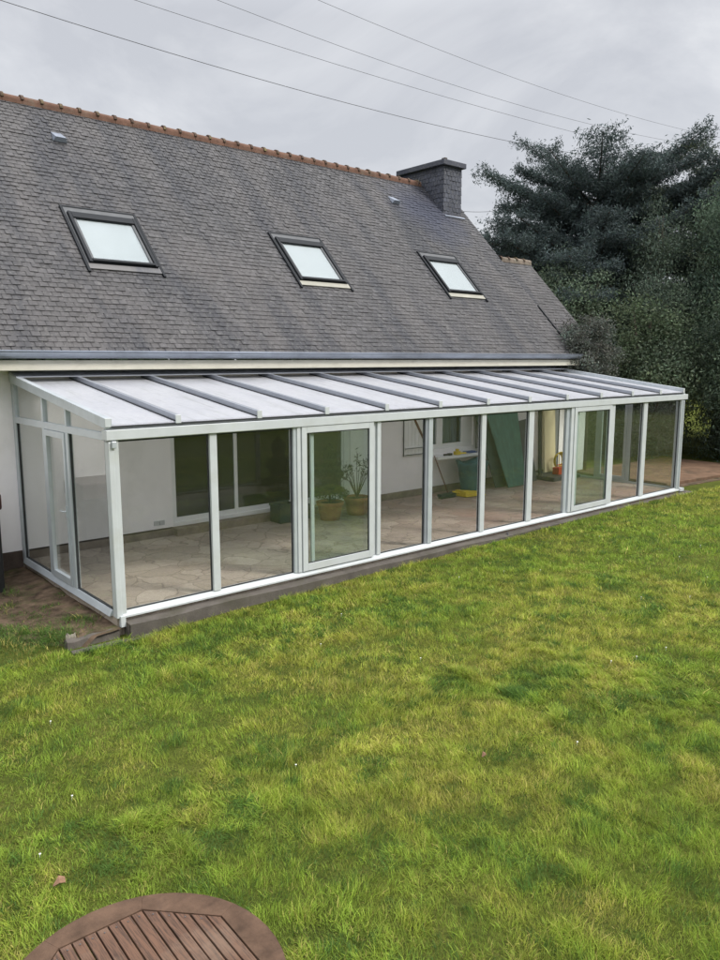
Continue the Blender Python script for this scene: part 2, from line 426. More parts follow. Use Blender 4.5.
# ------------------------------------------------------------------ ground sheet
def make_ground():
    xs = np.concatenate([[-600,-200,-60,-20], np.arange(-8, 22.01, 0.25), [26,34,60,200,600]])
    ys = np.concatenate([[-600,-200,-60,-20], np.arange(-10, 6.01, 0.25), [10,16,30,60,200,600]])
    X, Y = np.meshgrid(xs, ys)
    Z = gz(X, Y)
    V = np.stack([X, Y, Z], -1).reshape(-1, 3)
    nx, ny = len(xs), len(ys)
    i = np.arange(nx-1)[None, :] + nx*np.arange(ny-1)[:, None]
    F = np.stack([i, i+1, i+1+nx, i+nx], -1).reshape(-1, 4)
    o = np_mesh('ground', V, F, 'turf'); tag(o, kind='structure')
make_ground()

# worn dirt path and its flat stones, left of the veranda
def dirt_path():
    xs = np.linspace(-1.35, -0.02, 34); ys = np.linspace(-0.12, 3.33, 80)
    X, Y = np.meshgrid(xs, ys)
    edge = 1.12 + (fbm(X*0, Y, 0.7, 9)-0.5)*0.5 - np.clip(0.45-Y, 0, 1)*0.9
    d = np.clip((edge + X)/0.15, 0, 1)
    Z = -0.245 + d*(0.085 + 0.075*np.clip(1+X/0.9, 0, 1) + (fbm(X, Y, 0.35, 4)-0.5)*0.05)
    V = np.stack([X, Y, Z], -1).reshape(-1, 3); nx, ny = len(xs), len(ys)
    i = np.arange(nx-1)[None, :] + nx*np.arange(ny-1)[:, None]
    F = np.stack([i, i+1, i+1+nx, i+nx], -1).reshape(-1, 4)
    tag(np_mesh('path', V, F, 'dirt', smooth=True), kind='structure')
dirt_path()
spots = [(-0.84,2.35,0.30,0.20,'flat brown paving stone sunk in the dirt path, the farther one near the white wall'),
                 (-0.50,0.62,0.28,0.2,'flat brown paving stone in the dirt path near the veranda corner')]
for (x, y, a, b, lab) in spots:
    mb = MB(); n = 9; ph = random.random()*6
    mb.prism([(x+a*(0.8+0.3*random.random())*math.cos(t*2*math.pi/n+ph), y+b*(0.8+0.3*random.random())*math.sin(t*2*math.pi/n+ph)) for t in range(n)], -0.24, -0.150)
    o = mb.build('paving_stone', 'slab_brown', None, 0.008, loc=(x, y, -0.24)); tag(o, lab, 'paving stone', 'stones set in the dirt path')

# veranda floor slab and its outer concrete lip
mb = MB(); mb.box(-0.02, 13.12, -0.01, 3.30, -0.35, 0.02)
tag(mb.build('floor', 'paving'), kind='structure')
mb = MB()
xs = np.linspace(0.06, 13.55, 60)
prev = None
for i in range(len(xs)-1):      # rough outer lip with a slightly broken edge
    def e(x): return -0.17 - 0.035*float(vnoise(x, 0, 0.5, 2)) - 0.02*math.sin(x*3)
    a, b = xs[i], xs[i+1]
    za, zb = -0.035-0.012*float(vnoise(a,1,0.4,5)), -0.035-0.012*float(vnoise(b,1,0.4,5))
    mb.add([(a,-0.012,za),(b,-0.012,zb),(b,e(b),zb-0.012),(a,e(a),za-0.012),(a,e(a)+.01,-0.4),(b,e(b)+.01,-0.4)], [(0,3,2,1),(3,4,5,2)])
mb.box(0.058, 0.062, -0.17, -0.012, -0.4, -0.05)
tag(mb.build('pavement', 'concrete'), kind='structure')
# broken edging stones at the near left corner
def rock_bar(name, a, b, w, h, lab, mat='stone', z0=-0.27):
    mb = MB(); n = 9; a = Vector(a); b = Vector(b); d = (b-a); sd = Vector((-d.y, d.x, 0)).normalized()
    P = []
    for i in range(n):
        p = a + d*i/(n-1)
        for (s, t) in ((-1,0),(-0.9,0.85),(-0.3,1),(0.4,0.95),(0.95,0.8),(1,0)):
            P.append((p.x+sd.x*s*w/2*(0.85+0.3*random.random()), p.y+sd.y*s*w/2*(0.85+0.3*random.random()), z0+t*h*(0.85+0.25*random.random())))
    F = []
    for i in range(n-1):
        for k in range(5): F.append((i*6+k, i*6+k+1, (i+1)*6+k+1, (i+1)*6+k))
    F.append(tuple(range(6))); F.append(tuple((n-1)*6+k for k in range(6)))
    mb.add(P, F); o = mb.build(name, mat, None, 0.004, loc=(a.x, a.y, z0)); tag(o, lab, 'edging stone', 'broken stones at the veranda corner'); return o
rock_bar('edging_stone', (-0.62,-0.02,0), (-0.03,-0.03,0), 0.12, 0.17, 'dark rough edging stone running up to the left corner post of the veranda', 'concrete')
rock_bar('edging_stone', (-0.62,-0.19,0), (0.34,-0.25,0), 0.11, 0.085, 'long low concrete edging strip in the grass just before the veranda corner', 'concrete')
rock_bar('edging_stone', (-0.60,0.02,0), (-0.50,-0.0,0), 0.07, 0.21, 'small pale loose stone lying on the dark edging stone', 'stone')

# brown slab beyond the right end
mb = MB(); mb.prism([(13.75,0.55),(18.2,0.15),(18.4,3.0),(13.75,3.2)], -0.16, 0.03)
tag(mb.build('terrace', 'slab_brown', None, 0.01), kind='structure')
mb = MB(); mb.prism([(13.3,0.35),(18.3,-0.05),(18.3,0.15),(13.6,0.54),(13.3,0.54)], -0.2, -0.035)
tag(mb.build('terrace_step', 'dirt', None, 0.01), kind='structure')

# ------------------------------------------------------------------ the house
TH = R(46); CT, ST = math.cos(TH), math.sin(TH)
Y0, Z0, SR = 3.0, 3.07, 6.45
YR, ZR = Y0+SR*CT, Z0+SR*ST
XL, XE = -4.2, 13.38
def rp(x, s, h=0.0): return (x, Y0+s*CT-h*ST, Z0+s*ST+h*CT)
house = empty('house', (4.6, 7.4, -0.2), 'white rendered house with a steep grey slate roof and a terracotta ridge', 'house')

W0, W1 = 3.33, 3.63      # front wall thickness
DX0, DX1, DZ0, DZ1 = 2.40, 6.28, 0.15, 2.22       # patio door opening
WX0, WX1, WZ0, WZ1 = 8.55, 9.98, 0.98, 2.25       # window opening
mb = MB()
for (a, b, c, d) in ((XL, DX0, 0.16, 2.80), (DX0, DX1, DZ1, 2.80), (DX1, WX0, 0.16, 2.80), (WX0, WX1, WZ1, 2.80), (WX0, WX1, 0.16, WZ0), (WX1, 13.2, 0.16, 2.80)):
    mb.box(a, b, W0, W1, c, d)
mb.box(13.2, 13.2+0.15, W0, 2*YR-3.33, 0.0, 2.80)
# gable triangle
mb.add([(13.2,W0,2.8),(13.2,2*YR-3.33,2.8),(13.2,YR,ZR-0.35),(13.35,W0,2.8),(13.35,2*YR-3.33,2.8),(13.35,YR,ZR-0.35)], [(0,1,2),(5,4,3),(0,2,5,3),(1,4,5,2)])
mb.box(XL, 13.2, 2*YR-3.63, 2*YR-3.33, 0.0, 2.8)
mb.box(XL-0.15, XL, W0, 2*YR-3.33, 0.0, 2.8)
mb.add([(XL,W0,2.8),(XL,2*YR-3.33,2.8),(XL,YR,ZR-0.35),(XL-.15,W0,2.8),(XL-.15,2*YR-3.33,2.8),(XL-.15,YR,ZR-0.35)], [(0,2,1),(5,3,4),(0,3,5,2),(1,2,5,4)])
mb.build('wall', 'render_wall', house)
for (a, b, mm) in ((XL, -0.03, 'plinth_dark'), (-0.028, DX0, 'plinth'), (DX1, 13.22, 'plinth')):
    mb = MB(); mb.box(a, b, W0-0.012, W1, -0.35, 0.158 if b > 7 else (0.13 if b > 0 else .158)); mb.build('plinth', mm, house)
mb = MB(); mb.box(DX0-0.01, DX1+0.01, W0-0.16, W1, -0.35, 0.145)
mb.build('doorstep', 'plinth', house, 0.006)
# dark interior volume behind the openings
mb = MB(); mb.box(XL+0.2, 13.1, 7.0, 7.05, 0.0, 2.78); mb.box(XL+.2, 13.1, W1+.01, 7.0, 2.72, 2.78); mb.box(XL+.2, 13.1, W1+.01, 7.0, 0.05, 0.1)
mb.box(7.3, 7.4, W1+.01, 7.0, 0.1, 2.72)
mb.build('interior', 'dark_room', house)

# slates: every slate is its own tilted little plate, all in one roof mesh
def slate_field(x0, x1, s0, s1, fn, course=0.106, w=0.135, seed=3, holes=()):
    r = np.random.default_rng(seed); V = []; F = []
    nrow = int((s1-s0)/course)+1
    for i in range(nrow):
        s = s0+i*course; off = (i % 2)*w/2
        x = x0-off-w
        while x < x1:
            a = max(x+0.0055, x0); b = min(x+w-0.0055, x1); x += w
            if b-a < 0.03: continue
            mid = (a+b)/2
            if any(h[0] < a and b < h[1] and h[2] < s and s+course < h[3] for h in holes): continue
            top = min(s+course*1.9, s1+0.02)
            if top-s < 0.04: continue
            j = (r.random(4)-0.5)*0.012; hh = 0.012+r.random()*0.012
            k = len(V)
            V += [fn(a, s+j[0], hh), fn(b, s+j[1], hh+(r.random()-.5)*.006), fn(b, top, 0.002), fn(a, top, 0.002),
                  fn(a, s+j[0]+0.001, hh-0.012), fn(b, s+j[1]+0.001, hh-0.012)]
            F += [(k, k+1, k+2, k+3), (k+4, k+5, k+1, k), (k+4, k, k+3, k+4), ]
            F.pop()
    return V, F
mb = MB(); V, F = slate_field(XL-0.2, XE, -0.06, SR-0.02, rp, holes=[(1.62,2.78,1.95,2.9),(5.83,6.97,1.95,2.9),(10.13,11.27,1.95,2.9)]); mb.add(V, F)
rf = mb.build('roof', 'slate', house)
mb = MB()   # boarding under the slates and the far slope
mb.add([(XL-.2, *rp(0,-0.03,-0.004)[1:]), (XE-.004, *rp(0,-0.03,-0.004)[1:]), (XE-.004, YR, ZR-0.004), (XL-.2, YR, ZR-0.004), (XE-.004, 2*YR-Y0, Z0), (XL-.2, 2*YR-Y0, Z0),
        (XL-.2, *rp(0,-0.03,-0.08)[1:]), (XE-.004, *rp(0,-0.03,-0.08)[1:]), (XE-.004, YR, ZR-0.12), (XL-.2, YR, ZR-0.12), (XE-.004, 2*YR-Y0, Z0-.09), (XL-.2, 2*YR-Y0, Z0-.09)],
       [(0,1,2,3),(3,2,4,5),(6,9,8,7),(9,11,10,8),(0,6,7,1),(5,4,10,11),(1,7,8,2),(2,8,10,4),(0,3,9,6),(3,5,11,9)])
mb.build('roof_deck', 'slate_blue', house)

mb = MB(); mb.bar(rp(XE+.012, 0.62, 0.012), rp(XE+.012, 1.72, 0.012), 0.035, 0.05, (0,-ST,CT)); mb.build('verge_strip', 'dark_metal', house)
# terracotta ridge
def ridge(x0, x1, y, z, parent, L=0.36, r=0.085, mt='tilerow'):
    t = MB(); j = t; x = x0; i = 0
    while x < x1-0.02:
        e = min(x+L, x1); dz = random.uniform(-.006,.006)
        n = 8; vs = []
        for xx, rr in ((x, r), (e, r*0.93)):
            for k in range(n+1):
                a = math.pi*k/n; vs.append((xx, y-rr*1.15*math.cos(a), z+dz+rr*math.sin(a)-0.035))
            vs.append((xx, y-rr*1.15, z-0.11)); vs.append((xx, y+rr*1.15, z-0.11))
        t.cur = 0; m = n+3
        fs = [(k, k+1, m+k+1, m+k) for k in range(n)] + [(n+1, 0, m, m+n+1), (n, n+2, m+n+2, m+n)]
        t.add(vs, fs)
        n = 8; vs = []
        for xx in (x-0.028, x+0.028):
            for k in range(n+1):
                a = math.pi*k/n; rr = r*1.2; vs.append((xx, y-rr*1.15*math.cos(a), z+dz+rr*math.sin(a)-0.03))
            for k in range(n+1):
                a = math.pi*k/n; rr = r*0.9; vs.append((xx, y-rr*1.15*math.cos(a), z+dz+rr*math.sin(a)-0.03))
        q = 2*(n+1); fs = []
        for k in range(n):
            fs += [(k, k+1, q+k+1, q+k), (k, n+1+k, n+2+k, k+1), (q+k, q+k+1, q+n+2+k, q+n+1+k)]
        t.cur = 1; j.add(vs, fs); t.cur = 0; x += L; i += 1
    t.build('ridge_tiles', [mt, 'tilejoint'], parent)
ridge(XL-0.2, 12.27, YR, ZR+0.04, house)

# chimney clad in blue slates
ch = MB(); cx0, cx1, cy0, cy1, cz1 = 12.35, 13.10, 6.62, 8.34, 8.09
ch.box(cx0+.03, cx1-.03, cy0+.03, cy1-.03, 5.9, cz1)
fl = lambda a, s, h: (a, cy0+0.03-h, s)
Vs, Fs = slate_field(cx0+0.015, cx1-0.015, 6.70, cz1, fl, 0.115, 0.125, 5); ch.add(Vs, Fs)
fl2 = lambda a, s, h: (cx0+0.03-h, a, s)
Vs, Fs = slate_field(cy0+0.015, cy1-0.015, 6.70, cz1, fl2, 0.115, 0.125, 6); ch.add(Vs, Fs)
chim = ch.build('chimney', 'slate_blue', house)
cp = MB(); cp.box(cx0-.09, cx1+.06, cy0-.08, cy1+.06, cz1, cz1+0.135)
cp.build('cap', 'slate_blue', chim, 0.012)
cp = MB(); cp.box(cx0-.0, cx0+.10, cy0-.03, cy0+.10, cz1+0.137, cz1+0.19); cp.build('cap_lump', 'concrete', chim, 0.01)
fm = MB(); fm.bar(rp(cx0-.02, 5.12, 0.03), rp(cx1+.02, 5.12, 0.03), 0.06, 0.02, (0,-ST,CT)); fm.build('flashing', 'zinc', chim)

# roof windows
def roof_window(xc, s0, s1, w):
    f = MB(); hw = w/2
    B = lambda x0, x1, a, b, h0, h1: f.hexa([rp(x0,a,h0),rp(x1,a,h0),rp(x1,b,h0),rp(x0,b,h0),rp(x0,a,h1),rp(x1,a,h1),rp(x1,b,h1),rp(x0,b,h1)])
    B(xc-hw, xc-hw+0.055, s0, s1, 0.0, 0.085); B(xc+hw-0.055, xc+hw, s0, s1, 0.0, 0.085)
    B(xc-hw+.056, xc+hw-.056, s0+.02, s0+0.07, 0.0, 0.095); B(xc-hw+.056, xc+hw-.056, s1-0.15, s1-0.01, 0.0, 0.085)
    fr = f.build('roof_window', 'dark_metal', house, 0.006)
    f.__init__(); B(xc-hw+.062, xc-hw+.105, s0+.075, s1-.155, 0.01, 0.06); B(xc+hw-.105, xc+hw-.062, s0+.075, s1-.155, 0.01, 0.06)
    B(xc-hw+.106, xc+hw-.106, s0+.075, s0+.105, 0.01, 0.06); f.build('sash', 'grey_seal', fr, 0.003)
    f.__init__(); B(xc-hw+.106, xc+hw-.106, s0+.106, s1-.155, 0.045, 0.051); f.build('pane', 'skylight_glass', fr)
    f.__init__(); B(xc-hw+.100, xc+hw-.100, s0+.100, s1-.150, 0.012, 0.030); f.build('blind', 'blind', fr)
    # head flashing, two dark side gutters running past the foot, pale apron under it
    f.__init__(); B(xc-hw-.075, xc-hw-.03, s0-.20, s1+.18, 0.015, 0.05); B(xc+hw+.03, xc+hw+.075, s0-.20, s1+.18, 0.015, 0.05)
    B(xc-hw-.029, xc+hw+.029, s1+.150, s1+.18, 0.015, 0.05); f.build('flashing', 'dark_metal', fr, 0.003)
    f.__init__(); B(xc-hw-.028, xc+hw+.028, s1+.005, s1+.148, 0.015, 0.040); B(xc-hw-.028, xc-hw-.002, s0, s1+.004, .015, .04); B(xc+hw+.002, xc+hw+.028, s0, s1+.004, .015, .04); f.build('head_flashing', 'grey_seal', fr)
    f.__init__(); B(xc-hw-.028, xc+hw+.028, s0-.125, s0-.005, 0.028, 0.042); f.build('apron', APR, fr)
for xc, APR in ((2.20,'slate_light'), (6.42,'apron'), (10.72,'apron')): roof_window(xc, 1.92, 3.18, 1.20)
def cat_vent(x, s):
    f = MB(); a = 0.13
    f.add([rp(x-a,s-.16,0.025),rp(x+a,s-.16,0.025),rp(x+a*.7,s+.13,0.02),rp(x-a*.7,s+.13,0.02),rp(x-a*.75,s-.15,0.12),rp(x+a*.75,s-.15,0.12)], [(0,1,5,4),(4,5,2,3),(0,4,3),(1,2,5)])
    v = f.build('roof_vent', 'zinc', house, 0.003)
cat_vent(2.11, 5.45); cat_vent(10.6, 5.42)

# eaves: fascia board, soffit, zinc gutter
mb = MB(); mb.box(XL-.2, 13.52, 2.90, 2.93, 2.785, 2.925); mb.build('fascia_board', 'fascia', house, 0.004)
mb = MB(); mb.box(XL-.2, 13.38, 2.931, 3.34, 2.79, 2.81); mb.build('soffit', 'pvc', house)
mb = MB()
g = []
for k in range(9):
    a = math.pi*k/8; g.append((2.915-0.075*math.cos(a)-0.075, 3.045-0.095*math.sin(a)))
gi = [(y*0.93+2.84*0.07, z+0.008) for y, z in g][::-1]
mb.extr_x(g+gi, XL-.2, 13.42)
gut = mb.build('gutter', 'zinc', house)
mb = MB(); mb.tube([(XL-.2, 2.765, 3.05), (13.42, 2.765, 3.05)], 0.011, 8); mb.build('gutter_lip', 'zinc', gut)

# patio door : three sliding leaves
pd = MB()
pd.box(DX0, DX1, W0+.02, W0+.12, DZ0, DZ0+.07); pd.box(DX0, DX1, W0+.02, W0+.12, DZ1-.06, DZ1)
pd.box(DX0, DX0+.05, W0+.02, W0+.12, DZ0+.07, DZ1-.06); pd.box(DX1-.14, DX1, W0+.02, W0+.12, DZ0+.07, DZ1-.06)
pdo = pd.build('patio_door', 'pvc', house, 0.004)
lw = (DX1-.14-DX0-.05)/3
for i in range(3):
    a = DX0+.05+i*lw; b = a+lw; yy = W0+.045+(i % 2)*.035
    s = MB(); s.box(a, a+.045, yy, yy+.03, DZ0+.07, DZ1-.06); s.box(b-.045, b, yy, yy+.03, DZ0+.07, DZ1-.06)
    s.box(a+.045, b-.045, yy, yy+.03, DZ0+.07, DZ0+.15); s.box(a+.045, b-.045, yy, yy+.03, DZ1-.13, DZ1-.06)
    s.build('door_leaf', 'pvc', pdo, 0.003)
    s = MB(); s.box(a+.046, b-.046, yy+.012, yy+.018, DZ0+.151, DZ1-.131); s.build('pane', 'window_glass', pdo)
# kitchen window
wn = MB()
wn.box(WX0, WX1, W0+.05, W0+.12, WZ0, WZ0+.10); wn.box(WX0, WX1, W0+.05, W0+.12, WZ1-.08, WZ1)
wn.box(WX0, WX0+.1, W0+.05, W0+.12, WZ0+.1, WZ1-.08); wn.box(WX1-.36, WX1, W0+.05, W0+.12, WZ0+.1, WZ1-.08); wn.box(8.80, 8.99, W0+.04, W0+.12, WZ0+.1, WZ1-.08)
wno = wn.build('window', 'pvc', house, 0.004)
for a, b in ((WX0+.1, 8.80), (8.99, WX1-.36)):
    s = MB(); s.box(a, b, W0+.08, W0+.086, WZ0+.1, WZ1-.08); s.build('pane', 'window_glass', wno)
M['curtain'] = simple('curtain', (0.34, 0.33, 0.31), 0.9, 0.2, 6, stretch=(6,1,.3))
for a, b in ((WX0+.1, 8.79), (9.0, WX1-.37)):
    s = MB(); n = 14; vs = []
    for k in range(n+1):
        x = a+(b-a)*k/n; yy = W0+.17+.012*math.sin(k*1.9); vs += [(x, yy, WZ0+.1), (x, yy, WZ1-.08), (x, yy+.004, WZ0+.1), (x, yy+.004, WZ1-.08)]
    s.add(vs, [(4*k, 4*k+4, 4*k+5, 4*k+1) for k in range(n)]+[(4*k+2, 4*k+3, 4*k+7, 4*k+6) for k in range(n)]); s.build('curtain', 'curtain', wno)
s = MB(); s.box(8.45, 10.72, 2.98, 3.329, 0.79, 0.85); s.build('window_sill', 'pvc', wno, 0.006)
# shutters folded flat on the wall either side, with brown battens
def shutter(x0, x1, flip):
    s = MB(); n = 7; w = (x1-x0)/n
    for i in range(n): s.box(x0+i*w+.002, x0+(i+1)*w-.002, W0-.035, W0-.012, 0.90, 2.25)
    so = s.build('shutter', 'pvc', house, 0.003)
    for zz in (1.03, 1.98):
        s = MB(); s.box(x0+.02, x1-.02, W0-.055, W0-.036, zz, zz+.07); s.build('batten', 'pvc', so, 0.003)
    a, b = ((x0+.1, 1.98), (x1-.1, 1.10)) if not flip else ((x1-.1, 1.98), (x0+.1, 1.10))
    s = MB(); s.bar((a[0], W0-.046, a[1]), (b[0], W0-.046, b[1]), 0.018, 0.045, (0,0,1)); s.build('brace', 'brown_wood', so)
    s = MB(); s.box(x0+.01, x1-.05, W0-.062, W0-.056, 1.055, 1.072); s.box(x0+.01, x1-.05, W0-.042, W0-.036, 0.915, .932); s.box(x0-.012, x0-.0, W0-.035, W0-.012, 0.9, 2.25)
    s.build('hinge_strap', 'grey_seal', so)
shutter(7.74, 8.50, False); shutter(10.06, 10.78, True)
mb = MB(); mb.box(2.05, 2.14, W0-.02, W0-.001, 0.22, 0.30); mb.box(2.15, 2.24, W0-.02, W0-.001, 0.22, 0.30); mb.build('outlet', 'outlet', house, 0.006)

# ------------------------------------------------------------------ annex, its roof a hand lower than the main one
AX0, AX1, AS = 13.385, 14.72, 3.60
annex = empty('annex', (14.0, 5.5, -0.2), 'low annex with paler slate roof at the right end of the house', 'annex')
ay, az = Y0+AS*CT, Z0+AS*ST
arp = lambda x, s, h=0: rp(x, s, h-0.045)
mb = MB(); V, F = slate_field(AX0, AX1, -0.05, AS, arp, seed=9); mb.add(V, F); mb.build('roof', 'slate', annex)
mb = MB()
mb.add([arp(AX0,-.03,-.005), arp(AX1-.004,-.03,-.005), (AX1-.004,ay,az-.05), (AX0,ay,az-.05), (AX1-.004,2*ay-Y0,Z0), (AX0,2*ay-Y0,Z0), arp(AX0,-.03,-.1), arp(AX1-.004,-.03,-.1), (AX1-.004,ay,az-.16), (AX0,ay,az-.16), (AX1-.004,2*ay-Y0,Z0-.1), (AX0,2*ay-Y0,Z0-.1)],
       [(0,1,2,3),(3,2,4,5),(6,9,8,7),(9,11,10,8),(0,6,7,1),(1,7,8,2),(2,8,10,4),(4,10,11,5)])
mb.build('roof_deck', 'slate_light', annex)
mb = MB(); mb.box(13.36, 14.6, W0, W1, -.2, 2.85); mb.box(14.45, 14.6, W1, 2*ay-3.4, -.2, 2.85)
mb.add([(14.45,W0,2.85),(14.45,2*ay-3.4,2.85),(14.45,ay,az-.2),(14.6,W0,2.85),(14.6,2*ay-3.4,2.85),(14.6,ay,az-.2)], [(0,1,2),(5,4,3),(0,2,5,3),(1,4,5,2)])
mb.build('wall', 'render_wall', annex)
M['tilegrey'] = simple('tilegrey', (0.20, 0.165, 0.135), 0.9, 0.3, 8, dirt=(0.28,0.27,0.22), dirt_scale=5, dirt_amt=.6)
ridge(AX0+.02, AX1, ay, az+.0, annex, 0.33, 0.07, 'tilegrey')

# ------------------------------------------------------------------ the veranda
VL, VD = 13.146, 3.33
ver = empty('veranda', (6.5, 1.6, 0.0), 'long white aluminium glazed veranda with pale sloping roof, along the house front', 'veranda')
zb0, zb1 = 2.055, 2.168
FR = lambda y: 2.212 + 0.131*y          # underside line of the roof sheets
def part(mb, name, mat, bev=0.003, parent=None): return mb.build(name, mat, parent or ver, bev)
# eaves beam
b = MB(); b.box(-0.05, VL+0.13, -0.055, 0.075, zb0, zb1); b.box(-0.03, VL+.1, 0.0, 0.06, zb1, zb1+0.02)
eb = part(b, 'eaves_beam', 'white_alu', 0.005)
b = MB(); b.box(0.0, VL, -0.035, 0.055, zb1+0.021, FR(0)-0.004); part(b, 'gasket_gap_shade', 'gasket_gap_shade', 0)  # dark strip standing in for the shadow between beam and roof sheets
# front sill with its sloped nose
b = MB(); b.extr_x([(-0.055,0.0),(0.085,0.0),(0.085,0.065),(0.0,0.065),(-0.055,0.022)], 0.04, VL+0.02); part(b, 'sill', 'white_alu', 0.002)
b = MB(); b.box(VL+0.02, VL+0.2, -0.07, 0.03, -0.02, 0.05); part(b, 'sill_end', 'white_alu', 0.003)
b = MB(); b.box(0.0, 0.06, -0.075, -0.02, -0.10, 0.03); part(b, 'sill_end', 'white_alu', 0.004)
# corner posts
b = MB(); b.box(-0.015, 0.095, -0.03, 0.10, 0.0, zb0-.001); b.box(-0.03, 0.035, -0.045, 0.07, 0.0, zb0-.02); part(b, 'corner_post', 'white_alu', 0.008)
b = MB(); b.box(0.0, 0.055, -0.075, -0.046, zb0-0.09, zb0-.012); part(b, 'bracket', 'grey_alu', 0.008)
b = MB(); b.box(VL-0.10, VL+0.015, -0.03, 0.10, 0.0, zb0-.001); b.box(VL-.03, VL+.03, -.045, .06, 0.0, zb0-.02); part(b, 'corner_post', 'grey_alu', 0.008)
# front bays: fixed panes, two sliding doors standing proud
def pane(x0, x1, z0, z1, y, mat='glass', parent=None, name='pane'):
    p = MB(); p.box(x0, x1, y, y+.006, z0, z1); return p.build(name, mat, parent or ver)
def mullion(x0, x1, mat='white_alu', y0=-0.02, y1=0.06):
    p = MB(); p.box(x0, x1, y0, y1, 0.066, zb0-.001); return part(p, 'mullion', mat, 0.004)
def gask(x0, x1):      # dark seal around a fixed pane
    p = MB(); t = .012
    p.box(x0, x0+t, .016, .036, .066, zb0-.012); p.box(x1-t, x1, .016, .036, .066, zb0-.012)
    p.box(x0+t, x1-t, .016, .036, .066, .066+t); p.box(x0+t, x1-t, .016, .036, zb0-.03, zb0-.012); return p.build('seal', 'gasket_gap_shade', ver)
b = MB(); b.box(0.1, VL-.1, 0.0, 0.05, zb0-.012, zb0-.001); part(b, 'head_track', 'grey_alu', 0)
edges = [0.096, (1.245,1.345), (2.49,2.60), (3.99,4.06), (5.00,5.15), (6.31,6.42), (7.58,7.72), (8.78,8.92), (10.22,10.36), (11.47,11.62), VL-.101]
glm = {2:'door', 7:'door'}
for i, e in enumerate(edges[1:-1]):
    m_ = 'grey_alu' if i in (1, 3, 6) else 'white_alu'
    if i == 3: mullion(e[0], e[0]+.055, 'rafter_alu', -.005, .06); mullion(e[0]+.057, e[1], 'grey_alu')
    elif i == 1: mullion(e[0], e[0]+.05, 'grey_alu', -.02, .06); mullion(e[0]+.052, e[1], 'white_alu', -.035, .05)
    elif i == 6: mullion(e[0]-.05, e[0]+.05, 'grey_alu', 0.0, .06); mullion(e[0]+.052, e[1], 'white_alu', -.035, .05)
    else: mullion(e[0], e[1], m_)
def lo(e): return e if isinstance(e, float) else e[1]
def hi(e): return e if isinstance(e, float) else e[0]
for i in range(10):
    x0, x1 = lo(edges[i]), hi(edges[i+1])
    if i not in glm:
        pane(x0+.001, x1-.001, .067, zb0-.013, .023, 'glass'); gask(x0+.001, x1-.001)
    if i == 4: pass
def sliding_door(x0, x1, inner):
    d = MB(); z0, z1 = 0.068, zb0-.004; w = .085; y0, y1 = -0.045, -0.005
    d.box(x0, x0+w, y0, y1, z0, z1); d.box(x1-w, x1, y0, y1, z0, z1)
    d.box(x0+w, x1-w, y0, y1, z0, z0+.10); d.box(x0+w, x1-w, y0, y1, z1-.085, z1)
    do = d.build('sliding_door', 'white_alu', ver, 0.004)
    pane(x0+w, x1-w, z0+.10, z1-.085, -.027, 'door_glass', do)
    g = MB(); t = .012
    g.box(x0+w, x0+w+t, -.034, -.018, z0+.10, z1-.085); g.box(x1-w-t, x1-w, -.034, -.018, z0+.10, z1-.085)
    g.box(x0+w+t, x1-w-t, -.034, -.018, z1-.085-t, z1-.085); g.box(x0+w+t, x1-w-t, -.034, -.018, z0+.10, z0+.10+t); g.build('seal', 'gasket_gap_shade', do)
    # the leaf behind it on the inner track
    d = MB(); a, c = inner; y0, y1 = .012, .045
    d.box(a, a+.055, y0, y1, z0, z1); d.box(c-.055, c, y0, y1, z0, z1); d.box(a+.055, c-.055, y0, y1, z0, z0+.06); d.box(a+.055, c-.055, y0, y1, z1-.06, z1)
    do2 = d.build('sliding_door', 'white_alu', ver, 0.003)
    pane(a+.055, c-.055, z0+.06, z1-.06, .026, 'door_glass', do2)
sliding_door(2.615, 3.90, (2.80, 3.985))
sliding_door(8.935, 10.21, (9.10, 10.215))
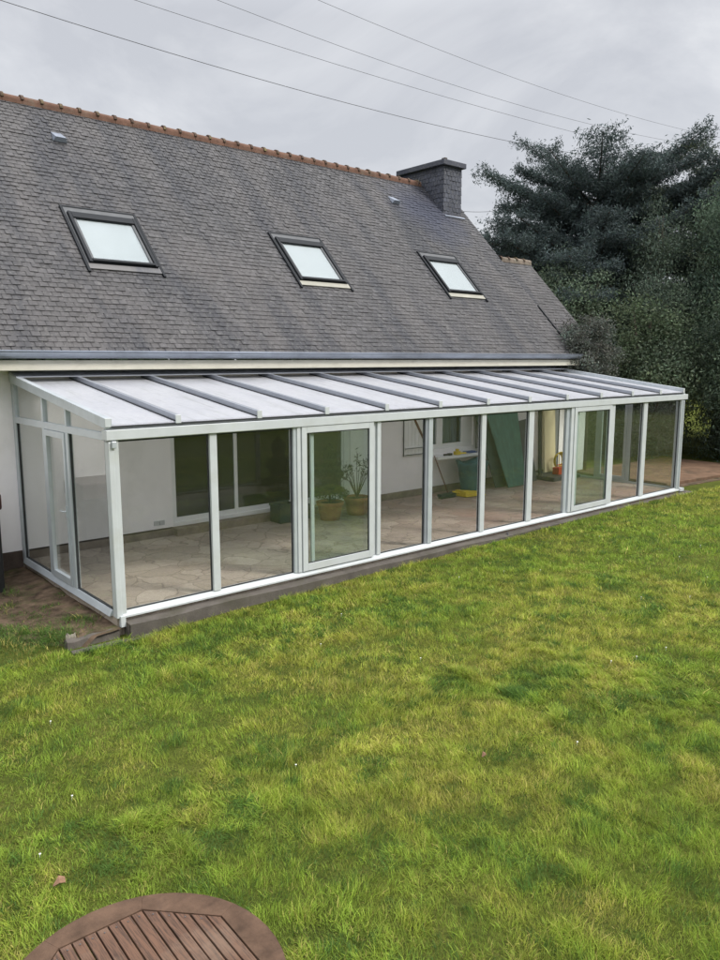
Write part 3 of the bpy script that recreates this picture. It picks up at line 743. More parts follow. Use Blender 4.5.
# roof: rafters and sheets
RX = [-0.02, 0.83, 1.96, 3.05, 4.16, 5.29, 6.43, 7.55, 8.67, 9.80, 10.95, 12.08, 13.10]
RB = 2.93
for i, x in enumerate(RX):
    w = .062 if 0 < i < 12 else .06
    r = MB()
    if i in (0, 12):
        s = -1 if i == 0 else 1
        x0, x1 = (x-.03, x+.05) if i == 0 else (x-.03, x+.055)
        r.hexa([(x0,-.03,FR(0)-.03),(x1,-.03,FR(0)-.03),(x1,VD-.02,FR(VD)-.03),(x0,VD-.02,FR(VD)-.03),(x0,-.03,FR(0)+.085),(x1,-.03,FR(0)+.085),(x1,VD-.02,FR(VD)+.085),(x0,VD-.02,FR(VD)+.085)])
        ro = part(r, 'rafter', 'grey_alu', 0.004)
    else:
        r.hexa([(x-w/2,-.03,FR(0)+.018),(x+w/2,-.03,FR(0)+.018),(x+w/2,VD-.02,FR(VD)+.018),(x-w/2,VD-.02,FR(VD)+.018),(x-w/2,-.03,FR(0)+.085),(x+w/2,-.03,FR(0)+.085),(x+w/2,VD-.02,FR(VD)+.085),(x-w/2,VD-.02,FR(VD)+.085)])
        ro = part(r, 'rafter', 'rafter_alu', 0.008)
        for sg in (-1, 1):
            r = MB(); a_, b_ = sorted((x+sg*(w/2+.001), x+sg*(w/2+.014))); r.hexa([(a_,-.02,FR(-.02)+.017),(b_,-.02,FR(-.02)+.017),(b_,VD-.05,FR(VD-.05)+.017),(a_,VD-.05,FR(VD-.05)+.017),(a_,-.02,FR(-.02)+.028),(b_,-.02,FR(-.02)+.028),(b_,VD-.05,FR(VD-.05)+.028),(a_,VD-.05,FR(VD-.05)+.028)])
            r.build('rafter_seal', 'gasket_gap_shade', ro)
        r = MB(); r.hexa([(x-.022,.08,FR(.08)-.10),(x+.022,.08,FR(.08)-.10),(x+.022,VD-.02,FR(VD)-.10),(x-.022,VD-.02,FR(VD)-.10),(x-.022,.08,FR(.08)-.002),(x+.022,.08,FR(.08)-.002),(x+.022,VD-.02,FR(VD)-.002),(x-.022,VD-.02,FR(VD)-.002)])
        r.build('rafter_web', 'white_alu', ro)
    e = MB(); e.box(x-w/2-.004, x+w/2+.004, -.045, -.031, FR(0)-.012, FR(0)+.088); e.build('end_cap', 'white_alu', ro, 0.004)
for i in range(12):
    a, c = RX[i]+(.051 if i == 0 else .0), RX[i+1]-(.031 if i == 11 else 0)
    a += .001; c -= .001
    s = MB(); n = 1
    s.hexa([(a,-.02,FR(-.02)),(c,-.02,FR(-.02)),(c,VD-.04,FR(VD-.04)),(a,VD-.04,FR(VD-.04)),(a,-.02,FR(-.02)+.016),(c,-.02,FR(-.02)+.016),(c,VD-.04,FR(VD-.04)+.016),(a,VD-.04,FR(VD-.04)+.016)])
    s.build('roof_panel', 'roof_sheet', ver)
w = MB(); w.hexa([(-.05,2.97,FR(2.97)+.088),(VL,2.97,FR(2.97)+.088),(VL,VD-.005,FR(VD)+.088),(-.05,VD-.005,FR(VD)+.088),(-.05,2.97,FR(2.97)+.10),(VL,2.97,FR(2.97)+.10),(VL,VD-.005,FR(VD)+.12),(-.05,VD-.005,FR(VD)+.12)])
part(w, 'wall_flashing', 'rafter_alu', 0)
# gable ends (left, right)
def gable(xa, xb, mat, door):
    xm = (xa+xb)/2; ys = [.101, (1.19,1.29), (2.02,2.12), 3.22]
    p = MB(); p.box(xa, xb, 3.22, VD-.002, 0.0, FR(3.25)-.035); part(p, 'wall_post', mat)
    p = MB(); p.box(xa, xb, .101, 3.22, zb0-.01, zb0+.075); part(p, 'transom', mat)
    p = MB(); p.extr_y = None
    outer = xa-.035 if door else xa
    p.hexa([(outer,.101,0.0),(xb,.101,0.0),(xb,3.22,0.0),(outer,3.22,0.0),(xa,.101,.07),(xb,.101,.07),(xb,3.22,.07),(xa,3.22,.07)]); part(p, 'sill', mat)
    for e in ys[1:3]:
        p = MB(); p.box(xa, xb, e[0], e[1], .071, zb0-.011); part(p, 'mullion', mat)
        p = MB(); q = .02; p.hexa([(xa,e[0]+q,zb0+.076),(xb,e[0]+q,zb0+.076),(xb,e[1]-q,zb0+.076),(xa,e[1]-q,zb0+.076),(xa,e[0]+q,FR(e[0])-.032),(xb,e[0]+q,FR(e[0])-.032),(xb,e[1]-q,FR(e[1])-.032),(xa,e[1]-q,FR(e[1])-.032)]); part(p, 'mullion', mat)
    spans = [(.101, 1.19), (1.29, 2.02), (2.12, 3.22)]
    for k, (a, c) in enumerate(spans):
        if k == 1:
            d = MB(); x0, x1 = xa-.012, xa+.04; z0, z1 = .075, zb0-.015; w = .07
            d.box(x0, x1, a+.004, a+w, z0, z1); d.box(x0, x1, c-w, c-.004, z0, z1); d.box(x0, x1, a+w, c-w, z0, z0+.09); d.box(x0, x1, a+w, c-w, z1-.08, z1)
            do = d.build('side_door', mat, ver, 0.004)
            g = MB(); g.box(xm, xm+.006, a+w, c-w, z0+.09, z1-.08); g.build('pane', 'side_glass', do)
            h = MB(); h.box(x0-.012, x0-.001, a+.02, a+.055, .96, 1.12); h.tube([(x0-.03,a+.038,1.05),(x0-.045,a+.038,1.05),(x0-.045,a+.15,1.05)], .009); h.tube([(x0-.001,a+.038,1.05),(x0-.04,a+.038,1.05)], .009)
            if door: h.build('handle', 'grey_alu', do)
        else:
            g = MB(); g.box(xm, xm+.006, a, c, .071, zb0-.011); g.build('pane', 'side_glass', ver)
            t = .012; g = MB()
            for q in (xm-.012,):
                g.box(q, q+.03, a, a+t, .071, zb0-.011); g.box(q, q+.03, c-t, c, .071, zb0-.011); g.box(q, q+.03, a+t, c-t, .071, .071+t)
            g.build('seal', 'gasket_gap_shade', ver)
    ups = [(.12, 1.21), (1.27, 2.04), (2.10, 3.22)]
    for (a, c) in ups:
        zt = lambda y: FR(y)-.031
        za = max(zt(a), zb0+.08)
        g = MB(); g.hexa([(xm,a,zb0+.076),(xm+.006,a,zb0+.076),(xm+.006,c,zb0+.076),(xm,c,zb0+.076),(xm,a,za),(xm+.006,a,za),(xm+.006,c,zt(c)),(xm,c,zt(c))])
        g.build('fanlight', 'side_glass', ver)
gable(-0.03, 0.03, 'grey_alu', True)
gable(VL-.03, VL+.03, 'grey_alu', False)

# ------------------------------------------------------------------ leaf clouds
def leaf_cloud(P, size, aspect, base, var, name, parent, mat='leaf', droop=None, seed=0, flat=0.0):
    """P (n,3) centres; one bent leaf quad each, random turn; tint differs leaf by leaf"""
    r = np.random.default_rng(seed); n = len(P)
    d = r.normal(size=(n, 3))
    if droop is not None: d = d*0.8 + np.asarray(droop)*1.0
    d /= np.linalg.norm(d, axis=1)[:, None]
    q = r.normal(size=(n, 3)); q[:, 2] *= (1-flat); s = np.cross(d, q); s /= np.linalg.norm(s, axis=1)[:, None]+1e-9
    if flat: 
        s[:, 2] *= (1-flat); s /= np.linalg.norm(s, axis=1)[:, None]+1e-9
    L = size*(0.6+0.8*r.random(n))[:, None]; W = L*aspect
    a = P-d*L/2; b = P+s*W/2; c = P+d*L/2; e = P-s*W/2
    V = np.stack([a, b, c, e], 1).reshape(-1, 3)
    F = np.arange(4*n).reshape(n, 4)
    base = np.asarray(base, float)
    if base.ndim == 1: base = np.repeat(base[None], n, 0)
    t = base*(1+(r.random(n)[:, None]-0.5)*2*var)
    t = t*(1+(r.random((n, 3))-0.5)*0.15)
    T = np.repeat(np.clip(t, 0.002, 1), 4, 0)
    if parent: V = V-np.array(wloc(parent))
    return np_mesh(name, V, F, mat, T, parent)

def cnoise(P, sc, seed):
    return fbm(P[:,0]+P[:,2]*0.7, P[:,1]+P[:,2]*1.1, sc, seed, 2)

def cedar(x, y, H, lab, seed, lean=0, spread=6.0, base=(0.030,0.052,0.050), leafn=1.0, low=2.2, dens=58, tw=0.34):
    r = random.Random(seed); root = empty('cedar_tree', (x, y, -0.2), lab, 'tree', 'trees behind the garden')
    tr = MB(); top = Vector((x+lean, y, H*.84))
    pts = [Vector((x, y, -0.3)).lerp(top, t)+Vector((0.15*math.sin(t*5), 0.12*math.cos(t*4), 0)) for t in [0,.2,.4,.6,.8,.97]]
    tr.tube(pts, [tw, tw*.85, tw*.65, tw*.45, tw*.25, tw*.08], 8)
    br = MB(); P = []; D = []
    for i in range(dens):
        t = (i+r.random())/dens; z = low+(H*0.84-low)*t**.9
        az = i*2.4+r.uniform(-.5,.5)
        env = spread*math.sqrt(max(0.22, 1-(max(0,(t-0.40))/0.68)**2))*(0.85+.15*math.sin(i*1.7))*r.uniform(.55,1.08)
        o = Vector((x+lean*(z/H), y, z)); d = Vector((math.cos(az), math.sin(az), 0))
        rise = r.uniform(-.16,.34)+0.30*t*t
        npt = 7; lp = []
        for k in range(npt):
            u = k/(npt-1); lp.append(o+d*env*u+Vector((0,0,1))*(env*rise*u + 0.15*env*(u**2)*(0.3 if t > .4 else -.6)))
        br.tube(lp, [tw*.32*(1-u/npt*0.9)*(1-.55*t) for u in range(npt)], 5)
        side = Vector((-d.y, d.x, 0))
        m = max(6, int(env*9*leafn))
        for k in range(m):
            u = (k+r.random())/m; u = 0.18+0.84*u
            idx = min(int(u*(npt-1)), npt-2); f = u*(npt-1)-idx; c = lp[idx].lerp(lp[idx+1], f)
            sl = r.uniform(0.3, 1.3)*(1.15-u*0.45)*min(1.0, env*.3)*1.15
            for sgn in (-1, 1):
                sd = (side*sgn+d*r.uniform(.3,1.0)+Vector((0,0,r.uniform(-.05,.35)))).normalized()
                q = int(13*sl*leafn)+4
                for j in range(q):
                    v = (j+r.random())/q*sl
                    pz = c+sd*v+Vector((0,0,0.06*v*v))
                    for _ in range(4):
                        P.append((pz.x+r.gauss(0,.055), pz.y+r.gauss(0,.055), pz.z+r.gauss(.03,.085)))
    tr.build('trunk', 'bark', root); br.build('limbs', 'bark', root)
    P = np.array(P); nz = cnoise(P, 1.3, seed)
    b = np.array(base)[None]*(0.65+0.8*nz[:, None])
    leaf_cloud(P, 0.125, 0.24, b, 0.4, 'crown', root, seed=seed, flat=0.3)
    return root

def bushy(name, x, y, H, rx, ry, z0, lab, seed, base, base2=None, clumps=90, per=620, leaf=0.095, asp=0.45, droop=None, cat='tree', group='trees behind the garden', trunkr=.18, cr=0.75, shape=1.0, gz0=-0.2):
    r = np.random.default_rng(seed); root = empty(name, (x, y, gz0), lab, cat, group)
    zc = (z0+H)/2; rz = (H-z0)/2
    # clump centres mostly on an uneven shell, some inside
    d = r.normal(size=(clumps, 3)); d /= np.linalg.norm(d, axis=1)[:, None]
    rad = r.random(clumps)**0.45*(0.72+0.36*r.random(clumps))
    taper = 1-np.clip((d[:, 2]*rad), 0, 1)*0.35*shape
    C = np.stack([x+d[:,0]*rx*rad*taper, y+d[:,1]*ry*rad*taper, zc+d[:,2]*rz*rad], 1)
    rs = cr*(0.5+0.9*r.random(clumps))
    P = []; B = []
    base = (np.array(base)*.8+.009)*2.7; base2 = (np.array(base2 if base2 is not None else base)*.8+.009)*2.7  # leaf tones greyed and lifted: milky haze painted into the colour
    for c, s in zip(C, rs):
        n = int(per*s**1.6/cr**1.6)+30
        q = r.normal(size=(n, 3)); q /= np.linalg.norm(q, axis=1)[:, None]
        q *= (r.random(n)**0.5)[:, None]*s*(0.7+0.5*r.random(n))[:, None]
        q[:, 2] *= 0.75
        if droop is not None: q[:, 2] -= np.abs(r.normal(size=n))*s*.35
        P.append(c+q); mix = r.random()
        B.append(np.repeat(((base*(1-mix)+base2*mix)*(0.7+0.6*r.random()))[None], n, 0))
    P = np.concatenate(P); B = np.concatenate(B)
    k = P[:, 2] > gz0+.03; P = P[k]; B = B[k]
    tr = MB(); pts = [(x, y, gz0-.1), (x+.08, y+.05, zc*.4), (x-.05, y, zc), (x, y+.05, zc+rz*.75)]
    tr.tube(pts, [trunkr, trunkr*.75, trunkr*.5, trunkr*.15], 7)
    for c in C[::3]:
        p0 = Vector((x, y, max(gz0+.2, zc-rz*.8+abs(c[2]-zc)*.3))); p1 = Vector(c); md = p0.lerp(p1, .5)+Vector((0,0,.15*rz*.3))
        tr.tube([p0, md, p1], [trunkr*.4, trunkr*.25, trunkr*.06], 5)
    tr.build('trunk', 'bark', root)
    leaf_cloud(P, leaf, asp, B, 0.35, 'crown', root, seed=seed+1, droop=droop)
    return root

# big cedar behind the annex, then the dark mass of trees on the right
cedar(22.4, 8.3, 11.0, 'tall dark blue-green cedar with open spreading tiers, rising behind the annex roof', 3, spread=5.7, dens=150, base=(0.066,0.088,0.086))
cedar(25.6, 4.6, 10.8, 'grey-green feathery conifer right of the tall cedar, its thin top sprays against the sky', 8, spread=5.0, base=(0.115,0.140,0.095), dens=95, lean=.5)
tree_specs = [
 ('broadleaf_tree', 18.6, 6.4, 6.6, 2.5, 2.0, 0.6, 'bushy mid-green tree close behind the annex roof verge', 21, (0.036,0.050,0.028), (0.026,0.040,0.026), 80),
 ('broadleaf_tree', 20.6, 6.6, 5.0, 1.8, 1.6, 0.2, 'russet-tinged tree between annex roof and the dark conifers', 22, (0.090,0.064,0.026), (0.045,0.055,0.024), 55),
 ('conifer_tree', 21.0, 4.9, 8.6, 2.4, 2.0, 0.2, 'grey-green hanging conifer in the middle of the tree mass', 23, (0.040,0.056,0.034), (0.030,0.044,0.032), 110),
 ('conifer_tree', 22.4, 3.2, 9.9, 2.2, 2.0, 0.0, 'tall dark conifer cut by the right edge of the photo', 24, (0.030,0.050,0.038), (0.042,0.064,0.036), 130),
 ('broadleaf_tree', 18.2, 3.6, 4.7, 1.7, 1.5, -.1, 'low bright green bush tree just right of the veranda roof end', 25, (0.036,0.052,0.024), (0.024,0.036,0.021), 70),
 ('conifer_tree', 19.4, 1.2, 5.6, 1.5, 1.5, -.2, 'very dark dense evergreen beside the brown terrace slab', 26, (0.020,0.032,0.022), (0.030,0.046,0.024), 90),
 ('conifer_tree', 21.5, -1.2, 8.6, 2.2, 2.0, -.2, 'green conifer beyond the terrace step at the far right', 27, (0.034,0.058,0.034), (0.028,0.044,0.030), 110),
 ('broadleaf_tree', 24.5, 9.8, 6.2, 2.6, 2.4, 0.0, 'dark broadleaf tree below the cedar, seen past the annex ridge', 28, (0.030,0.048,0.032), (0.040,0.060,0.030), 80),
 ('conifer_tree', 25.5, 2.0, 10.6, 2.6, 2.6, 0.0, 'tall back-row conifer filling the gap under the feathery one', 29, (0.030,0.046,0.034), (0.036,0.056,0.036), 120)]
for (nm, x, y, H, rx, ry, z0, lab, sd, b1, b2, cl) in tree_specs:
    bushy(nm, x, y, H, rx, ry, z0, lab, sd, b1, b2, cl, droop=(0,0,-0.8) if nm.startswith('con') else None, asp=.3 if nm.startswith('con') else .5)
bushy('broadleaf_tree', 22.0, 0.6, 3.4, 1.6, 2.6, -.3, 'black-green undergrowth tree behind the terrace slab', 41, (0.018,0.028,0.018), (0.026,0.04,0.02), 70)
bushy('broadleaf_tree', 18.9, 5.2, 2.8, 1.4, 1.6, -.3, 'squat dark tree seen through the far end of the veranda', 42, (0.026,0.04,0.022), (0.032,0.05,0.024), 55)
bushy('shrub', 14.15, 3.05, 4.35, 1.35, 0.50, 1.6, 'grey-green twiggy shrub climbing over the corner of the annex roof', 31, (0.044,0.056,0.046), (0.046,0.046,0.038), 78, 260, 0.06, 0.5, None, 'shrub', None, .05, .34)
# distant tree line so no bare horizon shows anywhere round the garden
def treeline():
    P = []; B = []
    r = np.random.default_rng(5)
    for k in range(420):
        a = k/420*2*math.pi; R0 = 46+9*math.sin(a*5)+r.uniform(-3,3); cx, cy = 6+R0*math.cos(a), 0+R0*math.sin(a)
        hh = 4.5+3*vnoise(np.array([a*12]), np.array([0.]), 1, 6)[0]
        n = 240
        q = r.normal(size=(n,3)); q /= np.linalg.norm(q,axis=1)[:,None]; q *= (r.random(n)**.4)[:,None]
        P.append(np.stack([cx+q[:,0]*2.2, cy+q[:,1]*2.2, hh*.45+q[:,2]*hh*.62],1)); B.append(np.repeat((np.array([.035,.055,.03])*r.uniform(.6,1.3))[None], n, 0))
    P = np.concatenate(P); B = np.concatenate(B)
    o = leaf_cloud(P, 0.75, 0.6, B, .3, 'far_woodland', None, seed=77); tag(o, 'far woodland belt around the garden', 'woodland', kind='stuff')
treeline()

# ------------------------------------------------------------------ grass
def make_grass():
    r = np.random.default_rng(2)
    cx, cy = CAM.x, CAM.y
    sets = [(-4.2, 3.5, -6.8, -3.2, 9000), (-6.5, 6.5, -8.2, -0.1, 7600), (6.5, 19, -6.5, 0.0, 4300), (-6.5, -0.9, -0.1, 3.3, 2600), (13.6, 19, 0.0, 0.6, 700)]
    PX = []; PY = []
    for (a, b, c, d, den) in sets:
        n = int((b-a)*(d-c)*den); x = r.uniform(a, b, n); y = r.uniform(c, d, n); PX.append(x); PY.append(y)
    x = np.concatenate(PX); y = np.concatenate(PY)
    # inside a generous wedge round the view
    th = np.arctan2(x-cx, y-cy); k = (th > R(40.7-36)) & (th < R(40.7+38)) & (np.hypot(x-cx, y-cy) > 2.3)
    dist = np.hypot(x-cx, y-cy)
    k &= r.random(len(x)) < np.clip(9.0/dist, 0.30, 1.0)
    # the veranda lip and the dirt path stay bare
    k &= ~((y > -0.235) & (x > -0.62))
    k &= ~((x > -1.02+0.35*(vnoise(y, y*0, .5, 9)-.5)-np.clip(0.45-y,0,1)*-0.75) & (y > -0.02))
    x = x[k]; y = y[k]
    # extra tufts creeping on the path and against the sill
    ex = []; ey = []
    for (tx, ty, s, n) in ((-0.20,0.42,.09,420),(-0.28,0.62,.08,260),(-0.18,0.85,.06,130),(-0.66,1.15,.12,420),(-0.75,1.75,.10,160),(-0.55,2.2,.08,120),(-0.85,0.55,.18,2200),(-1.05,1.0,.16,1800),(-1.1,1.5,.14,900),(-0.7,0.2,.14,1200),(-1.15,2.1,.1,400),(-0.35,1.25,.06,90),(-0.62,0.25,.12,500),(-0.12,1.6,.04,60)):
        ex.append(r.normal(tx, s, n)); ey.append(r.normal(ty, s, n))
    for (tx, n) in ((2.6,90),(4.4,70),(7.3,90),(0.95,60),(11.2,80),(12.6,120)):
        ex.append(r.normal(tx, .18, n)); ey.append(r.normal(-0.2, .03, n))
    ex = np.concatenate(ex); ey = np.concatenate(ey); kk = (ex < -0.05) | (ey < -0.1); ex = ex[kk]; ey = ey[kk]
    x = np.concatenate([x, ex]); y = np.concatenate([y, ey]); n = len(x)
    # pull blades together into tufts
    z = gz(x, y); onpath = (x < 0) & (x > -1.15) & (y > -0.05); z = np.where(onpath, -0.175+0.075*np.clip(1+x/0.9, 0, 1), z)
    dist = np.hypot(x-cx, y-cy)
    h1 = fbm(x, y, 0.35, 21); h2 = fbm(x, y, 1.7, 33); h3 = 0.5*vnoise(x, y, 0.17, 8)+0.5*vnoise(x, y, 0.06, 18)
    H = (0.020+0.060*np.clip(h1*0.55+h3*.75-.38, 0, 1)+0.030*np.clip((h2-.45)*2, 0, 1)*h3+0.055*np.clip((vnoise(x, y, 0.21, 97)-.80)*5, 0, 1))*(0.45+0.95*r.random(n))
    edge = (y > -0.45) & (x > -.7); H = np.where(edge, H*1.35, H)
    wdt = (0.0018+0.0016*r.random(n))*np.clip(dist/6.5, 0.75, 2.2)
    az = r.uniform(0, 2*np.pi, n)
    # neighbours lean the same way: the lawn looks combed in patches
    lx = (vnoise(x, y, 0.09, 51)-.5)*1.2+(vnoise(x, y, 0.5, 52)-.5)*.8; ly = (vnoise(x, y, 0.09, 61)-.5)*1.2+(vnoise(x, y, 0.5, 62)-.5)*.8
    dx = np.cos(az)*0.8+lx; dy = np.sin(az)*0.8+ly; q = np.hypot(dx, dy)+1e-6; dx /= q; dy /= q
    lean = H*(0.35+0.75*r.random(n))
    wide = r.random(n) < 0.05+0.25*np.clip((fbm(x, y, 0.8, 91)-.55)*6, 0, 1); wdt = np.where(wide, wdt*2.6, wdt); H = np.where(wide, H*.75, H); lean = np.where(wide, H*1.5, lean)
    sx, sy = -np.sin(az), np.cos(az)
    B = np.stack([x, y, z-0.004], 1)
    S = np.stack([sx, sy, np.zeros(n)], 1)*(wdt/2)[:, None]
    mid = B+np.stack([dx*lean*.35, dy*lean*.35, H*.62], 1); tip = B+np.stack([dx*lean, dy*lean, H], 1)
    V = np.stack([B-S, B+S, mid-S*.8, mid+S*.8, tip], 1).reshape(-1, 3)
    i = (np.arange(n)*5)[:, None]
    F = np.concatenate([i+np.array([[0,1,3]]), i+np.array([[0,3,2]]), i+np.array([[2,3,4]])], 0)
    # blade colours: fresh green, yellow green, straw; tuft light and shade multiplied in last
    g1 = np.array([0.225,0.330,0.038]); g2 = np.array([0.360,0.390,0.056]); g3 = np.array([0.47,0.41,0.12]); g0 = np.array([0.085,0.165,0.026])
    a = fbm(x, y, 1.3, 71, 5); b = fbm(x, y, 0.32, 81, 3); c = r.random(n)
    m = np.clip((a-0.36)*2.2+(b-.5)*1.0+(c-.5)*.8, 0, 1)[:, None]
    T = g1*(1-m)+g2*m
    st = (np.clip((b-0.56)*4, 0, 1)*0.26+np.clip((a-.53)*3, 0, .13)+0.05 > c)[:, None]
    T = np.where(st, g3*(0.7+.5*r.random(n))[:, None], T)
    b2 = vnoise(x, y, 0.14, 95); dk = (np.clip((0.42-b)*4, 0, 0.55)+np.clip((0.34-b2)*2.6, 0, .6) > r.random(n))[:, None]; T = np.where(dk, g0, T)
    path = ((x < -0.05) & (y > -0.1) & (x > -1.9))[:, None]; T = np.where(path & ~st, g0*0.5+np.array([.085,.15,.03])*.5, T)
    T = T*(0.75+0.5*r.random(n))[:, None]*(0.48+0.95*h3)[:, None]  # tall tufts tinted brighter, low ones darker: lit tips and shaded gaps painted in
    T5 = np.repeat(T, 5, 0)
    o = np_mesh('grass', V, F, 'grass', T5); tag(o, 'short patchy green and yellow lawn grass', 'grass', kind='stuff')
    print('blades', n)
make_grass()

# ------------------------------------------------------------------ garden table
tb = empty('garden_table', (-2.32, -5.69, -0.2), 'round weathered brown slatted wooden garden table on the lawn, cut by the lower photo edge', 'table')
tc = Vector((-2.32, -5.69)); rot = R(-2)
oct_ = [(tc.x+.470*math.cos(R(22.5+45*k)+rot), tc.y+.470*math.sin(R(22.5+45*k)+rot)) for k in range(8)]
for k in range(8):      # rim: eight sawn segments, straight inside, curved outside
    a0 = R(22.5+45*k)+rot; a1 = a0+R(45); p = []
    p.append(oct_[k]); m = 7
    for j in range(m): 
        a = a0+(a1-a0)*j/(m-1); a = a+ (0.0005 if j == 0 else (-0.0005 if j == m-1 else 0))
        p.append((tc.x+.556*math.cos(a), tc.y+.556*math.sin(a)))
    p.append(oct_[(k+1) % 8])
    q = MB(); q.prism(p, 0.522, 0.552); q.build('rim', 'teak_rim', tb, 0.0012)
from math import cos, sin
ax = Vector((cos(rot), sin(rot))); ay_ = Vector((-sin(rot), cos(rot)))
ap = .470*cos(R(22.5))
def octhalf(u):        # half length of the octagon at offset u from the centre line
    if abs(u) <= ap*math.tan(R(22.5)): return ap
    return ap-(abs(u)-ap*math.tan(R(22.5)))
sw = 2*ap/17
for k in range(17):
    u0 = -ap+k*sw+.0035; u1 = -ap+(k+1)*sw-.0035
    if k == 0: u0 += .002
    if k == 16: u1 -= .002
    h0, h1 = octhalf(u0)-.004, octhalf(u1)-.004
    P = [(u0,-h0),(u1,-h1),(u1,h1),(u0,h0)]
    mids = [u for u in (-ap*math.tan(R(22.5)), ap*math.tan(R(22.5))) if u0 < u < u1]
    if mids: P = [(u0,-h0),(mids[0],-octhalf(mids[0])+.004),(u1,-h1),(u1,h1),(mids[0],octhalf(mids[0])-.004),(u0,h0)]
    P = [(tc.x+ax.x*u+ay_.x*v, tc.y+ax.y*u+ay_.y*v) for u, v in P]
    q = MB(); dz = random.uniform(-.0012,.0012); q.prism(P, 0.526, 0.549+dz); q.build('slat', 'teak', tb, 0.002)
for k in range(1, 16):
    u = -ap+(k+.5)*sw
    for sg in (-1, 1):
        v = sg*(octhalf(u)-.035); px_, py_ = tc.x+ax.x*u+ay_.x*v, tc.y+ax.y*u+ay_.y*v
        q = MB(); q.lathe((px_, py_, .5515), [(0,0),(.0035,0),(.0035,.0012),(0,.0014)], 8); q.build('screw', 'grey_seal', tb)
q = MB(); q.bar((tc.x-.40, tc.y, .505), (tc.x+.40, tc.y, .505), .06, .03); q.bar((tc.x, tc.y-.25-.2, .505), (tc.x, tc.y-.032, .505), .06, .03); q.bar((tc.x, tc.y+.032, .505), (tc.x, tc.y+.45, .505), .06, .03)
q.build('under_frame', 'teak', tb, .003)
for (sx, sy) in ((-1,-1),(1,-1),(1,1),(-1,1)):
    q = MB(); q.bar((tc.x+sx*.34, tc.y+sy*.20, -.21), (tc.x-sx*.28, tc.y+sy*.20, .49), .045, .045, (0,1,0)); q.build('leg', 'teak', tb, .003)
q = MB(); q.bar((tc.x, tc.y-.18, .14), (tc.x, tc.y+.18, .14), .04, .03); q.build('stretcher', 'teak', tb, .003)

# ------------------------------------------------------------------ things inside the veranda
def pot(x, y, r, h, name, lab):
    root = empty(name, (x, y, 0.02), lab, 'potted plant', 'potted plants inside the veranda')
    p = MB(); p.lathe((x, y, .021), [(r*.02,0),(r*.72,0),(r*.80,h*.25),(r*.92,h*.80),(r*1.02,h*.81),(r*1.05,h*.98),(r*.98,h),(r*.9,h*.97),(r*.86,h*.85)]); p.build('pot', 'terracotta', root)
    p = MB(); p.lathe((x, y, .021), [(r*.0,h*.90),(r*.5,h*.91),(r*.885,h*.88)]); p.build('soil', 'soil', root)
    return root
p1 = pot(5.18, 2.60, .245, .34, 'potted_conifer', 'cone-shaped green conifer in a terracotta pot, left one of the two pots')
rr = np.random.default_rng(9); n = 9000
zz = rr.random(n)**0.9; rad = (0.30*(1-zz)**.7+.03)*(0.5+.5*rr.random(n)**.5)*(.85+.3*np.sin(zz*17)); aa = rr.uniform(0, 2*np.pi, n)
P = np.stack([5.18+rad*np.cos(aa), 2.60+rad*np.sin(aa), .42+zz*1.0], 1)
leaf_cloud(P, .05, .3, np.array([.030,.062,.026])[None]*(0.6+.8*cnoise(P,.2,3)[:,None]), .35, 'foliage', p1, seed=4, droop=(0,0,.6))
q = MB(); q.tube([(5.18,2.6,.3),(5.18,2.6,1.2)], [.022,.008], 6); q.build('trunk', 'bark', p1)
p2 = pot(5.87, 2.64, .25, .34, 'potted_shrub', 'sparse thin-leaved shrub in a terracotta pot, right one of the two pots')
q = MB(); tips = []
for k in range(16):
    a = k*2.4; l = random.uniform(.35,.62); e = Vector((5.87+l*.75*cos(a), 2.64+l*.7*sin(a), .38+random.uniform(.35,.85)))
    mdl = Vector((5.87,2.64,.35)).lerp(e,.5)+Vector((0,0,.1)); q.tube([(5.87,2.64,.33), mdl, e], [.008,.005,.002], 5)
    for j in range(26):
        t = random.uniform(.35,1.05); tips.append((*(mdl.lerp(e, min(1,t))+Vector((random.gauss(0,.035),random.gauss(0,.035),random.gauss(0,.035)))),))
q.build('stems', 'bark', p2)
leaf_cloud(np.array(tips), .065, .28, (.075,.10,.06), .4, 'foliage', p2, seed=6)

# dark green crate by the patio door
cr = MB(); x0, x1, y0, y1 = 4.22, 4.62, 2.82, 3.14
for (a, b_, c, d) in ((x0,x1,y0,y0+.02),(x0,x1,y1-.02,y1),(x0,x0+.02,y0+.02,y1-.02),(x1-.02,x1,y0+.02,y1-.02)): cr.box(a, b_, c, d, .03, .36)
cr.box(x0+.02, x1-.02, y0+.02, y1-.02, .03, .05); cr.box(x0-.015, x1+.015, y0-.015, y0-.001, .32, .375); cr.box(x0-.015,x1+.015,y1+.001,y1+.015,.32,.375)
o = cr.build('crate', 'green_plastic', None, .006, loc=(4.42, 2.98, .02)); tag(o, 'dark green plastic crate on the paving in front of the patio door', 'crate')
bk = MB(); bk.lathe((4.66+.22, 3.0, .021), [(.0,0),(.10,0),(.13,.25),(.14,.255),(.135,.24),(.115,.02),(0,.02)], 18); 
o = bk.build('bucket', 'green_plastic', None, loc=(4.88, 3.0, .02)); tag(o, 'dark green bucket standing next to the dark crate', 'bucket')

